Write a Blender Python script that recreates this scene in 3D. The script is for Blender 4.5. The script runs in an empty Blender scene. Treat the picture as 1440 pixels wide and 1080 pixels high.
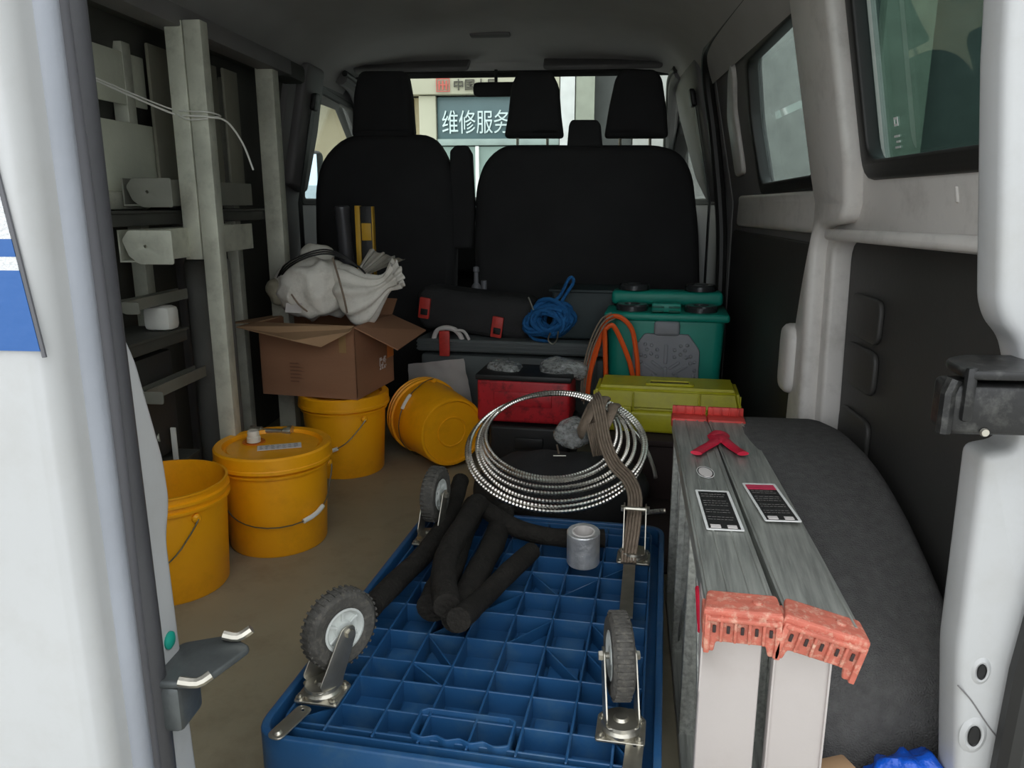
import bpy, bmesh, math, random
from mathutils import Vector, Matrix, noise
PI = math.pi
random.seed(7)
SC = bpy.context.scene
COL = SC.collection

# ------------------------------------------------------------------ camera
F = 1080.0
TH, PS = math.radians(13.28), math.radians(11.2)
CAM = Vector((0, 0, .9))
fw = Vector((-math.sin(PS)*math.cos(TH), math.cos(PS)*math.cos(TH), -math.sin(TH)))
rt = Vector((math.cos(PS), math.sin(PS), 0))
upv = rt.cross(fw)
cd = bpy.data.cameras.new('camera'); cam = bpy.data.objects.new('camera', cd); COL.objects.link(cam)
cd.sensor_fit = 'HORIZONTAL'; cd.sensor_width = 36; cd.lens = 36*F/1440; cd.clip_start = .02; cd.clip_end = 200
cam.matrix_world = Matrix(((rt.x, upv.x, -fw.x, CAM.x), (rt.y, upv.y, -fw.y, CAM.y), (rt.z, upv.z, -fw.z, CAM.z), (0, 0, 0, 1)))
SC.camera = cam
# ------------------------------------------------------------------ light
w = bpy.data.worlds.new('overcast'); SC.world = w; w.use_nodes = True
bg = w.node_tree.nodes['Background']; bg.inputs['Color'].default_value = (.93, .965, 1, 1); bg.inputs['Strength'].default_value = 1.0
vs = SC.view_settings
SC.display_settings.display_device = 'sRGB'
vs.view_transform = 'Standard'; vs.look = 'None'; vs.gamma = 1; vs.use_curve_mapping = False
vs.exposure = 1.25

# ------------------------------------------------------------------ helpers
PHI = math.radians(6.2)
VAN = Matrix.Rotation(PHI, 4, 'Z')            # frame of the van body: x across, y towards the cab
I4 = Matrix.Identity(4)
def T(x, y, z): return Matrix.Translation((x, y, z))
def RX(d): return Matrix.Rotation(math.radians(d), 4, 'X')
def RY(d): return Matrix.Rotation(math.radians(d), 4, 'Y')
def RZ(d): return Matrix.Rotation(math.radians(d), 4, 'Z')
def ray(u, v): return fw + rt*((u-720)/F) - upv*((v-540)/F)
def gz(u, v, z): d = ray(u, v); return CAM + d*((z-CAM.z)/d.z)
def gy(u, v, y): d = ray(u, v); return CAM + d*(y/d.y)
VI = VAN.inverted()
def vb(u, v, b): d = VI @ ray(u, v); return CAM + d*(b/d.y)
def va(u, v, a): d = VI @ ray(u, v); return CAM + d*(a/d.x)
def S(r, g, b):
    f = lambda c: (c/255/12.92) if c/255 <= .04045 else ((c/255+.055)/1.055)**2.4
    return (f(r), f(g), f(b), 1)
WM = {}
def mat(name, rgb, rough=.5, metal=0, var=.12, scale=6, bump=.08, bscale=80, stretch=(1, 1, 1), dirt=None, dirtamt=.35, spec=.5):
    m = bpy.data.materials.new(name); m.use_nodes = True; nt = m.node_tree; N = nt.nodes; L = nt.links
    p = N['Principled BSDF']; p.inputs['Metallic'].default_value = metal; p.inputs['Roughness'].default_value = rough
    p.inputs['Specular IOR Level'].default_value = spec
    tc = N.new('ShaderNodeTexCoord'); mp = N.new('ShaderNodeMapping'); mp.inputs['Scale'].default_value = stretch
    L.new(tc.outputs['Object'], mp.inputs['Vector'])
    n1 = N.new('ShaderNodeTexNoise'); n1.inputs['Scale'].default_value = scale; n1.inputs['Detail'].default_value = 6
    L.new(mp.outputs[0], n1.inputs['Vector'])
    c = S(*rgb)
    r = N.new('ShaderNodeValToRGB'); e = r.color_ramp.elements
    e[0].position = .3; e[1].position = .7
    e[0].color = [max(0, k*(1-var)) for k in c[:3]]+[1]; e[1].color = [min(1, k*(1+var)) for k in c[:3]]+[1]
    L.new(n1.outputs[0], r.inputs[0]); out = r.outputs[0]
    if dirt:
        n3 = N.new('ShaderNodeTexNoise'); n3.inputs['Scale'].default_value = scale*2.3; n3.inputs['Detail'].default_value = 8; n3.inputs['Roughness'].default_value = .7
        L.new(mp.outputs[0], n3.inputs['Vector'])
        r3 = N.new('ShaderNodeValToRGB'); r3.color_ramp.elements[0].position = .5; r3.color_ramp.elements[1].position = .72
        L.new(n3.outputs[0], r3.inputs[0])
        mu = N.new('ShaderNodeMath'); mu.operation = 'MULTIPLY'; mu.inputs[1].default_value = dirtamt; L.new(r3.outputs[0], mu.inputs[0])
        mx = N.new('ShaderNodeMixRGB'); mx.inputs[2].default_value = S(*dirt)
        L.new(mu.outputs[0], mx.inputs[0]); L.new(out, mx.inputs[1]); out = mx.outputs[0]
    L.new(out, p.inputs['Base Color'])
    if bump:
        n2 = N.new('ShaderNodeTexNoise'); n2.inputs['Scale'].default_value = bscale; n2.inputs['Detail'].default_value = 4
        L.new(mp.outputs[0], n2.inputs['Vector'])
        b = N.new('ShaderNodeBump'); b.inputs['Strength'].default_value = bump; b.inputs['Distance'].default_value = .01
        L.new(n2.outputs[0], b.inputs['Height']); L.new(b.outputs[0], p.inputs['Normal'])
    return m
def glass(name, tint, gl=.12, rough=.02):
    m = bpy.data.materials.new(name); m.use_nodes = True; nt = m.node_tree; N = nt.nodes; L = nt.links
    N.remove(N['Principled BSDF'])
    t = N.new('ShaderNodeBsdfTransparent'); t.inputs[0].default_value = (*tint, 1)
    g = N.new('ShaderNodeBsdfGlossy'); g.inputs['Roughness'].default_value = rough; g.inputs[0].default_value = (.9, .95, .95, 1)
    fr = N.new('ShaderNodeLayerWeight'); fr.inputs['Blend'].default_value = .5
    pw = N.new('ShaderNodeMath'); pw.operation = 'POWER'; pw.inputs[1].default_value = 5; L.new(fr.outputs['Facing'], pw.inputs[0])
    ad = N.new('ShaderNodeMath'); ad.operation = 'MULTIPLY_ADD'; ad.inputs[1].default_value = .85; ad.inputs[2].default_value = gl; L.new(pw.outputs[0], ad.inputs[0])
    mx = N.new('ShaderNodeMixShader'); L.new(ad.outputs[0], mx.inputs[0]); L.new(t.outputs[0], mx.inputs[1]); L.new(g.outputs[0], mx.inputs[2])
    L.new(mx.outputs[0], N['Material Output'].inputs[0])
    return m

def filmmat(name):
    m = mat(name, (190, 192, 190), .2, var=.1, scale=10, bump=.12, bscale=12, spec=.9); nt = m.node_tree; N = nt.nodes; L = nt.links
    t = N.new('ShaderNodeBsdfTransparent'); mx = N.new('ShaderNodeMixShader'); n = N.new('ShaderNodeTexNoise'); n.inputs['Scale'].default_value = 9
    r = N.new('ShaderNodeValToRGB'); r.color_ramp.elements[0].position = .42; r.color_ramp.elements[1].position = .66; r.color_ramp.elements[0].color = (.38, .38, .38, 1); r.color_ramp.elements[1].color = (.7, .7, .7, 1)
    L.new(n.outputs[0], r.inputs[0]); L.new(r.outputs[0], mx.inputs[0]); L.new(t.outputs[0], mx.inputs[1]); L.new(N['Principled BSDF'].outputs[0], mx.inputs[2]); L.new(mx.outputs[0], N['Material Output'].inputs[0])
    return m
def smooth(pts, k=6, closed=False):
    P = [Vector(p) for p in pts]; n = len(P); out = []
    rng = range(n) if closed else range(n-1)
    for i in rng:
        if closed: a, b, c, d = P[(i-1) % n], P[i], P[(i+1) % n], P[(i+2) % n]
        else: a, b, c, d = P[max(i-1, 0)], P[i], P[i+1], P[min(i+2, n-1)]
        for j in range(k):
            t = j/k
            out.append(.5*((2*b)+(c-a)*t+(2*a-5*b+4*c-d)*t*t+(3*b-a-3*c+d)*t**3))
    if not closed: out.append(P[-1])
    return out
def sweep(bm, pts, sec, up0=None, closed=False, caps=True, rf=None, twist=None):
    P = [Vector(p) for p in pts]; n = len(P); rings = []
    tan = []
    for i in range(n):
        a = P[i-1] if (i or closed) else P[i]; b = P[(i+1) % n] if (i < n-1 or closed) else P[i]
        tan.append((b-a).normalized() if (b-a).length > 1e-9 else Vector((0, 0, 1)))
    u = Vector(up0) if up0 else (Vector((0, 0, 1)) if abs(tan[0].z) < .9 else Vector((1, 0, 0)))
    for i in range(n):
        t = tan[i]
        if up0 and not isinstance(up0, Vector): u = Vector(up0)
        u = (u-t*u.dot(t))
        u = u.normalized() if u.length > 1e-6 else t.orthogonal().normalized()
        s = t.cross(u); k = rf(i) if rf else 1
        rings.append([bm.verts.new(P[i]+s*(x*k)+u*(y*k)) for x, y in sec])
    m = len(sec)
    for i in range(n if closed else n-1):
        A, B = rings[i], rings[(i+1) % n]
        for j in range(m):
            bm.faces.new((A[j], A[(j+1) % m], B[(j+1) % m], B[j]))
    if caps and not closed:
        bm.faces.new(list(reversed(rings[0]))); bm.faces.new(rings[-1])
def circ(r, n=10): return [(r*math.cos(2*PI*i/n), r*math.sin(2*PI*i/n)) for i in range(n)]
def tube(bm, pts, r, n=10, closed=False, rf=None, caps=True): sweep(bm, pts, circ(r, n), None, closed, caps, rf)
def lathe(bm, prof, n=40, M=I4):
    rings = []
    for r, z in prof:
        if r < 1e-6: rings.append([bm.verts.new(M @ Vector((0, 0, z)))])
        else: rings.append([bm.verts.new(M @ Vector((r*math.cos(2*PI*i/n), r*math.sin(2*PI*i/n), z))) for i in range(n)])
    for A, B in zip(rings, rings[1:]):
        if len(A) == 1 and len(B) == 1: continue
        for i in range(n):
            j = (i+1) % n
            if len(A) == 1: bm.faces.new((A[0], B[j], B[i]))
            elif len(B) == 1: bm.faces.new((A[i], A[j], B[0]))
            else: bm.faces.new((A[i], A[j], B[j], B[i]))
def rbox(bm, c, s, bev=0, seg=2, M=I4):
    t = bmesh.new(); bmesh.ops.create_cube(t, size=1)
    for v in t.verts: v.co = Vector((v.co.x*s[0], v.co.y*s[1], v.co.z*s[2]))
    if bev > 0: bmesh.ops.bevel(t, geom=t.edges[:]+t.verts[:], offset=bev, segments=seg, affect='EDGES', profile=.5)
    join(bm, t, M @ T(*c))
def join(bm, t, M=I4):
    me = bpy.data.meshes.new('tmp'); t.to_mesh(me); t.free(); me.transform(M); bm.from_mesh(me); bpy.data.meshes.remove(me)
def roundpoly(pts, r=.02, n=4):
    out = []; k = len(pts)
    for i in range(k):
        p = Vector(pts[i][:2]); a = Vector(pts[i-1][:2]); b = Vector(pts[(i+1) % k][:2])
        rr = pts[i][2] if len(pts[i]) > 2 else r
        if rr <= 0: out.append(tuple(p)); continue
        d1, d2 = (a-p), (b-p); l = min(rr, d1.length*.48, d2.length*.48)
        p1, p2 = p+d1.normalized()*l, p+d2.normalized()*l
        for j in range(n+1):
            t = j/n; q = p1*(1-t)**2+p*2*t*(1-t)+p2*t*t; out.append((q.x, q.y))
    return out
def plate(bm, loops, t, bev=0, M=I4, seg=2):
    """flat plate (outline + holes) in local xy, thickness t centred on z=0"""
    cu = bpy.data.curves.new('tmp', 'CURVE'); cu.dimensions = '2D'; cu.fill_mode = 'BOTH'
    cu.extrude = max(t/2-bev, 0); cu.bevel_depth = bev; cu.offset = -bev; cu.bevel_resolution = seg
    for lp in loops:
        s = cu.splines.new('POLY'); s.points.add(len(lp)-1); s.use_cyclic_u = True
        for q, p in zip(s.points, lp): q.co = (p[0], p[1], 0, 1)
    o = bpy.data.objects.new('tmp', cu); me = bpy.data.meshes.new_from_object(o)
    b2 = bmesh.new(); b2.from_mesh(me); bmesh.ops.remove_doubles(b2, verts=b2.verts, dist=1e-5)
    bpy.data.objects.remove(o); bpy.data.curves.remove(cu); bpy.data.meshes.remove(me)
    join(bm, b2, M)
def frame(o, ex, ey, ez=None):
    ex = Vector(ex).normalized(); ey = Vector(ey); ey = (ey-ex*ey.dot(ex)).normalized(); ez = ex.cross(ey); o = Vector(o)
    return Matrix(((ex.x, ey.x, ez.x, o.x), (ex.y, ey.y, ez.y, o.y), (ex.z, ey.z, ez.z, o.z), (0, 0, 0, 1)))
def B(): return bmesh.new()
def wmat(o): return WM.get(o.name, I4)
def thing(name, label, cat, loc, rot=I4, group=None):
    o = bpy.data.objects.new(name, None); COL.objects.link(o); o.empty_display_size = .05
    m = T(*loc) @ rot; o.matrix_local = m; WM[o.name] = m
    o['label'] = label; o['category'] = cat
    if group: o['group'] = group
    return o
def put(name, bm, m, parent=None, fr=I4, sm=True, label=None, cat=None, group=None, kind=None, ang=35, local=False):
    bmesh.ops.recalc_face_normals(bm, faces=bm.faces[:])
    me = bpy.data.meshes.new(name); bm.to_mesh(me); bm.free()
    if not local: me.transform(fr)
    if sm:
        for p in me.polygons: p.use_smooth = True
        me.set_sharp_from_angle(angle=math.radians(ang))
    me.materials.append(m)
    o = bpy.data.objects.new(name, me); COL.objects.link(o)
    if parent:
        o.parent = parent
        if not local: me.transform(wmat(parent).inverted())
        WM[o.name] = wmat(parent)
    else:
        xs = [v.co for v in me.vertices]
        c = Vector(((min(v.x for v in xs)+max(v.x for v in xs))/2, (min(v.y for v in xs)+max(v.y for v in xs))/2, min(v.z for v in xs)))
        me.transform(T(*(-c))); o.location = c; WM[o.name] = T(*c)
    if label: o['label'] = label
    if cat: o['category'] = cat
    if group: o['group'] = group
    if kind: o['kind'] = kind
    return o
def st(name, bm, m, parent=None, fr=VAN, **k): return put(name, bm, m, parent, fr, kind=None if parent else 'structure', **k)

# ------------------------------------------------------------------ materials
white = mat('van_white_paint', (176, 177, 177), .35, var=.04, bump=.02, dirt=(150, 145, 135), dirtamt=.25, scale=3)
white_in = mat('inner_white_paint', (216, 212, 207), .4, var=.05, bump=.02, dirt=(120, 115, 105), dirtamt=.3, scale=4)
headliner = mat('grey_headliner', (186, 184, 181), .9, var=.05, bump=.1, bscale=300)
trimgrey = mat('grey_plastic_trim', (112, 110, 110), .6, var=.06, bump=.05, bscale=200)
darkpanel = mat('dark_hardboard', (60, 59, 57), .55, var=.1, bump=.05)
dark2 = mat('dark_wall_lining', (76, 76, 70), .8, var=.15)
rubber = mat('black_rubber', (36, 36, 35), .5, var=.1, bump=.03)
sealgrey = mat('grey_weatherseal', (88, 88, 92), .5, var=.08, bump=.03, stretch=(1, 1, .1))
floorm = mat('vinyl_floor', (146, 138, 116), .5, var=.12, scale=3, bump=.06, bscale=30, dirt=(104, 94, 76), dirtamt=.5)
seatm = mat('black_seat_fabric', (56, 56, 57), .95, var=.1, bump=.1, bscale=400, spec=.15)
carpet = mat('grey_carpet', (100, 99, 98), 1, var=.14, scale=60, bump=.7, bscale=420, spec=.1)
yel = mat('yellow_pail_plastic', (252, 172, 14), .42, var=.05, bump=.03, scale=4, dirt=(190, 120, 20), dirtamt=.3)
wire = mat('bail_wire', (120, 120, 110), .4, metal=.8)
gripm = mat('white_grip', (222, 222, 215), .5)
blue = mat('blue_dolly_plastic', (34, 80, 124), .4, var=.12, scale=6, bump=.04, dirt=(78, 108, 128), dirtamt=.5)
zinc = mat('zinc_steel', (186, 182, 170), .32, metal=.9, var=.15, scale=30, bump=.06)
tire = mat('grey_caster_rubber', (74, 72, 68), .85, var=.2, scale=50, bump=.3, bscale=160, dirt=(130, 125, 112), dirtamt=.4)
hubm = mat('pale_hub', (196, 200, 196), .5, dirt=(120, 115, 105))
foam = mat('black_foam', (38, 36, 33), .95, var=.25, scale=40, bump=.5, bscale=150, dirt=(62, 58, 52), dirtamt=.35, spec=.2)
conduit = mat('flexible_steel_conduit', (225, 220, 212), .28, metal=.95, var=.1, scale=40, bump=0)
foil = mat('foil_tape', (222, 222, 222), .38, metal=.65, var=.2, scale=25, bump=.4, bscale=60)
strapm = mat('grey_brown_webbing', (142, 126, 110), .9, var=.18, scale=60, bump=.3, bscale=300)
alu = mat('brushed_aluminium', (166, 168, 162), .42, metal=.6, var=.34, scale=18, bump=.12, bscale=60, stretch=(6, .35, 6), dirt=(205, 205, 198), dirtamt=.45)
alup = mat('pale_aluminium_tread', (192, 185, 182), .5, metal=.25, var=.06, scale=5, bump=.03, dirt=(180, 170, 165), dirtamt=.3)
orangef = mat('orange_rubber_foot', (184, 100, 82), .65, var=.12, scale=40, bump=.25, dirt=(214, 184, 160), dirtamt=.75)
redt = mat('red_plastic', (205, 62, 54), .5, var=.12, scale=20, bump=.08, dirt=(60, 25, 22), dirtamt=.3)
redk = mat('red_ribbon', (196, 26, 58), .5, var=.2, scale=40, bump=.2)
teal = mat('teal_plastic', (16, 142, 124), .45, var=.06, bump=.03)
greyplast = mat('grey_textured_plastic', (142, 144, 150), .6, var=.08)
blackp = mat('black_plastic', (34, 34, 35), .5, var=.12)
darkbag = mat('black_nylon', (50, 50, 51), .85, var=.15, bump=.3, bscale=300)
casegrey = mat('dark_grey_case', (96, 102, 102), .6, var=.06)
ytb = mat('translucent_yellow_lid', (196, 190, 40), .4, var=.08, dirt=(140, 130, 60), dirtamt=.4)
kraft = mat('brown_cardboard', (152, 110, 82), .85, var=.08, scale=3, bump=.08, bscale=40, stretch=(1, 1, 4))
kraftin = mat('inner_cardboard', (172, 138, 104), .85, var=.08, bump=.06)
sackm = mat('white_woven_sack', (228, 224, 214), .65, var=.08, scale=12, bump=.6, bscale=26, dirt=(150, 142, 125), dirtamt=.35)
plasticbag = filmmat('crumpled_plastic_film')
ropeb = mat('blue_rope', (26, 98, 158), .8, var=.25, scale=60, bump=.5, bscale=200)
orangec = mat('orange_cable', (244, 98, 32), .5, var=.1)
galv = mat('galvanised_steel', (200, 201, 186), .6, metal=.35, var=.15, scale=10, bump=.08, dirt=(120, 120, 105))
paper = mat('white_paper', (214, 208, 204), .85, var=.04, bump=.1, bscale=20)
blk = mat('matte_black', (20, 20, 20), .6)
concrete = mat('outdoor_concrete', (190, 189, 182), .9, var=.12, scale=2)
cream = mat('cream_wall', (186, 183, 162), .8, var=.04, scale=2)
beige = mat('beige_tile', (168, 158, 130), .8, var=.1, scale=4)
shopglass = mat('shop_glass', (78, 102, 106), .3, var=.15, scale=2)
shoppale = mat('pale_shop_glass', (124, 144, 136), .3, var=.15, scale=2)
wht = mat('plain_white', (235, 235, 232), .5)
brownp = mat('dark_brown_mat', (52, 40, 38), .8, var=.1)
clear = glass('clear_glass', (.95, .98, .96), .02)
tint2 = glass('light_tinted_glass', (.74, .80, .78), .02)
tint = glass('tinted_glass', (.42, .50, .48), .03)
blueink = mat('blue_stripe', (34, 86, 150), .45, var=.04)
yellevel = mat('yellow_level_plastic', (206, 160, 40), .5, var=.1)

# ================================================================== SETTING
def aw(z): return .58-.21*max(0, z-.9)            # inner face of the right wall (leans in above the belt)
def awl(z): return -1.27+.21*max(0, z-.9)
def wallplate(bm, loops, t, off, side=1, bev=.004, f=aw):
    """plate drawn in (b, z), standing on the side wall, bent along the belt line"""
    t2 = B(); plate(t2, loops, t, bev)
    bmesh.ops.bisect_plane(t2, geom=t2.verts[:]+t2.edges[:]+t2.faces[:], plane_co=(0, .9, 0), plane_no=(0, 1, 0))
    for v in t2.verts:
        b, z, h = v.co; v.co = Vector((f(z)+side*(off+h), b, z))
    join(bm, t2)
def rect(x0, y0, x1, y1): return [(x0, y0), (x1, y0), (x1, y1), (x0, y1)]

# floor
bm = B(); rbox(bm, (-.35, 2.6, -.03), (1.98, 4.3, .06)); st('floor', bm, floorm)
# ceiling: lofted headliner, closed slab
def ceilprof(b):
    d = 0 if b < 3.3 else (b-3.3)**1.5*.16
    return [(-1.20, 1.34), (-1.17, 1.42), (-1.12, 1.49), (-1.02, 1.555-d*.6), (-.8, 1.60-d), (-.36, 1.615-d), (.05, 1.60-d), (.3, 1.555-d*.6), (.40, 1.49), (.45, 1.42), (.49, 1.34)]
bm = B(); rows = []
for b in [.9, 1.4, 2, 2.6, 3.0, 3.3, 3.5, 3.7, 3.9]:
    pr = ceilprof(b); low = [Vector((a, b, z)) for a, z in pr]; hi = [Vector((a*1.0+(.03 if a > -.36 else -.03), b, z+.06)) for a, z in reversed(pr)]
    rows.append([bm.verts.new(p) for p in low+hi])
for A, C in zip(rows, rows[1:]):
    n = len(A)
    for j in range(n): bm.faces.new((A[j], A[(j+1) % n], C[(j+1) % n], C[j]))
bm.faces.new(rows[0]); bm.faces.new(rows[-1])
ceil = st('ceiling', bm, headliner)
bm = B(); rbox(bm, (-.40, 3.50, 1.597), (.17, .05, .02), .006)
st('dome_lamp', bm, trimgrey, ceil)
# right wall, rear quarter
rw_out = [(.86, -.02), (2.02, -.02), (2.02, .45), (1.98, .62), (1.95, .72), (1.93, .86), (1.93, 1.45), (.86, 1.45)]
win1 = roundpoly([(1.0, .955), (1.645, .955), (1.635, 1.40), (1.0, 1.40)], .05)
pan1 = roundpoly([(.99, .02), (1.80, .02), (1.855, .815), (.99, .828)], .05)
bm = B(); wallplate(bm, [rw_out, win1, pan1], .05, .025, bev=.01)
wr = st('wall_right', bm, white_in)
bm = B(); wallplate(bm, [rect(.9, .0, 1.9, .85)], .012, .05)
for z in (.55, .40, .66):
    wallplate(bm, [roundpoly(rect(1.62, z-.05, 1.80, z+.045), .03)], .012, .038, bev=.005)
st('hardboard_lining', bm, darkpanel, wr)
# pillar: thick raised post over the wall
po = [(1.66, .98), (1.655, 1.47), (1.915, 1.47), (1.915, .95), (1.905, .86), (1.955, .72), (1.985, .60), (2.0, .30), (1.97, .02), (1.84, .02), (1.86, .3), (1.895, .80), (1.86, .845), (1.70, .86, .03)]
bm = B(); wallplate(bm, [roundpoly(po, .025)], .05, -.012, bev=.016); st('pillar_post', bm, white_in, wr)
bm = B(); wallplate(bm, [roundpoly(rect(1.945, .42, 2.05, .60), .045)], .055, -.028, bev=.02); st('pillar_bump', bm, white_in, wr)
# belt ledge under the window
bm = B(); wallplate(bm, [roundpoly([(1.0, .833), (1.84, .818), (1.84, .842), (1.0, .858)], .01)], .03, -.012, bev=.008); st('belt_ledge', bm, white_in, wr)
bm = B()
for k in range(2): wallplate(bm, [roundpoly(rect(1.17+k*.10, .90, 1.178+k*.10, .925), .003)], .006, -.0, bev=.002)
st('weld_dimple', bm, white_in, wr)
# window 1
w1 = bpy.data.objects.new('window_1', None)
def ring(bm, outer, t, off, wd, bev=.006, f=aw, side=1):
    xs_ = [p[0] for p in outer]; ys_ = [p[1] for p in outer]
    cx, cy = (min(xs_)+max(xs_))/2, (min(ys_)+max(ys_))/2; kx, ky = 1-2*wd/(max(xs_)-min(xs_)), 1-2*wd/(max(ys_)-min(ys_))
    inn = [(cx+(x-cx)*kx, cy+(y-cy)*ky) for x, y in outer]
    wallplate(bm, [outer, inn], t, off, bev=bev, f=f, side=side)
    return inn
bm = B(); big = [(p[0]+(.012 if p[0] > 1.3 else -.012), p[1]+(.012 if p[1] > 1.2 else -.012)) for p in win1]
inn = ring(bm, big, .03, .008, .038)
w1 = st('window_1', bm, rubber)
bm = B(); wallplate(bm, [big], .005, .04, bev=0); st('pane', bm, tint, w1)
bm = B()
for k in range(3): wallplate(bm, [rect(1.56, 1.0+.01*k, 1.585-(k % 2)*.008, 1.004+.01*k)], .001, .036, bev=0)
wallplate(bm, [rect(1.562, 1.04, 1.58, 1.056), rect(1.566, 1.044, 1.576, 1.052)], .001, .036, bev=0)
st('etched_mark', bm, wht, w1)

# sliding door (far part of the right wall)
sd = [(1.9, -.02), (3.19, -.02), (3.22, .80), (3.20, 1.15), (3.17, 1.35), (3.05, 1.47), (1.9, 1.47)]
win2 = roundpoly([(2.0, .945), (2.62, .935), (2.64, 1.15), (2.58, 1.34), (2.0, 1.36)], .04)
bm = B(); wallplate(bm, [roundpoly(sd, .05), win2], .04, .035, bev=.006)
d2 = st('door_2', bm, trimgrey)
bm = B(); wallplate(bm, [roundpoly([(2.0, .825), (2.98, .815), (2.96, .925), (2.0, .93)], .03)], .03, .01, bev=.012); st('belt_panel', bm, white_in, d2)
bm = B(); wallplate(bm, [roundpoly([(2.84, 1.0), (2.98, .99), (2.98, 1.2), (2.86, 1.33), (2.78, 1.36), (2.78, 1.30), (2.84, 1.22)], .03)], .02, .01, bev=.008); st('door_trim', bm, white_in, d2)
bm = B(); wallplate(bm, [roundpoly(rect(1.95, .03, 3.1, .80), .05)], .012, .012, bev=.005); st('door_lining', bm, darkpanel, d2)
bm = B(); ring(bm, [(p[0]+(.01 if p[0] > 2.3 else -.01), p[1]+(.01 if p[1] > 1.15 else -.01)) for p in win2], .035, .02, .035)
w2 = st('window_2', bm, rubber)
bm = B(); wallplate(bm, [win2], .005, .045, bev=0); st('pane', bm, tint2, w2)
# black weatherstrip round the sliding door opening
pts = [(2.0, 1.455), (2.55, 1.455), (2.95, 1.45), (3.1, 1.43), (3.18, 1.34), (3.21, 1.13), (3.22, .78), (3.16, .4), (3.15, .03)]
bm = B(); tube(bm, smooth([(aw(z)-.012, b, z) for b, z in pts], 6), .022, 10); st('door_seal', bm, rubber, d2)

# cab sides: B pillar + front door, both sides
def cabside(nm, f, side, wn, wl):
    bm = B(); wallplate(bm, [[(3.15, -.02), (4.95, -.02), (4.95, .88), (4.6, 1.16), (4.0, 1.47), (3.15, 1.47)], roundpoly([(3.52, .90), (4.72, .90), (4.5, 1.15), (4.05, 1.38), (3.56, 1.40)], .04)], .05, .035, side, bev=.006, f=f)
    o = st(nm, bm, trimgrey)
    bm = B(); ring(bm, roundpoly([(3.51, .89), (4.74, .89), (4.52, 1.16), (4.06, 1.39), (3.55, 1.41)], .04), .035, .02, .03, f=f, side=side)
    o2 = st(wn, bm, rubber)
    bm = B(); wallplate(bm, [roundpoly([(3.52, .90), (4.72, .90), (4.5, 1.15), (4.05, 1.38), (3.56, 1.40)], .04)], .005, .045, side, bev=0, f=f); st('pane', bm, clear, o2)
    # A pillar with its seal
    bm = B()
    ap = [(f(1.49)-side*.02, 3.72, 1.47), (f(1.46)-side*.03, 3.9, 1.45), (f(1.35)-side*.03, 4.15, 1.37), (f(1.2)-side*.03, 4.5, 1.18), (f(.95)-side*.03, 4.85, .93)]
    tube(bm, smooth(ap, 6), .035, 10); st('a_pillar', bm, trimgrey, o)
    bm = B(); tube(bm, smooth([Vector(p)+Vector((-side*.03, -.03, .01)) for p in ap], 6), .014, 8); st('pillar_seal', bm, rubber, o)
    # B pillar trim
    bm = B(); wallplate(bm, [roundpoly([(3.26, .98), (3.47, .94), (3.50, 1.2), (3.48, 1.46), (3.26, 1.46)] if side < 0 else [(3.26, .95), (3.50, .90), (3.72, 1.0), (3.95, 1.30), (3.95, 1.46), (3.26, 1.46)], .03)], .05, -.01, side, bev=.015, f=f); st('b_pillar_trim', bm, trimgrey, o)
    bm = B(); wallplate(bm, [rect(3.34, .55, 3.385, 1.32)], .004, -.045, side, bev=0, f=f); st('seat_belt', bm, blackp, o)
    bm = B(); wallplate(bm, [roundpoly(rect(3.33, 1.28, 3.395, 1.35), .015)], .02, -.05, side, bev=.006, f=f); st('belt_anchor', bm, blackp, o)
    return o
cabside('door_3', aw, 1, 'window_3', None)
cabside('door_4', awl, -1, 'window_4', None)

# left wall of the cargo bay
bm = B(); wallplate(bm, [rect(.62, -.02, 3.2, 1.45)], .05, .03, -1, f=awl)
wl = st('wall_left', bm, dark2)
bm = B()
for b in (1.2, 2.35, 3.12): wallplate(bm, [rect(b, .02, b+.09, 1.40)], .04, 0, -1, f=awl, bev=.01)
st('wall_post', bm, trimgrey, wl)
bm = B(); rbox(bm, (-1.14, 2.0, 1.39), (.10, 2.3, .07), .02); st('trim_1', bm, dark2)

# windshield, header, dashboard, bulkhead
bm = B(); M = frame((-.36, 4.40, 1.20), (1, 0, 0), (0, -.85, .60)); plate(bm, [roundpoly(rect(-.88, -.50, .88, .54), .1)], .006, 0, M)
w5 = st('window_5', bm, clear)
bm = B(); plate(bm, [roundpoly(rect(-.93, -.54, .93, .565), .12), roundpoly(rect(-.86, -.48, .86, .525), .1)], .03, .006, M); st('windshield_surround', bm, rubber, w5)
bm = B(); rbox(bm, (-.36, 3.92, 1.55), (1.7, .12, .06), .02); st('trim_2', bm, headliner)
bm = B(); plate(bm, [roundpoly([(3.95, .78), (4.1, .88), (4.5, .86), (5.0, .84), (5.0, -.02), (4.3, -.02), (4.25, .5), (4.0, .55)], .03)], 1.74, .01, frame((-.36, 0, 0), (0, 1, 0), (0, 0, 1))); st('trim_3', bm, blackp)
# front skirt under windshield and rear header over the tailgate
bm = B(); rbox(bm, (-.36, .92, 1.53), (1.8, .10, .16), .02); st('trim_4', bm, white_in)
# outside ground
bm = B(); rbox(bm, (0, 8, -.75), (60, 60, .1)); st('trim_5', bm, concrete, label=None)

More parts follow.
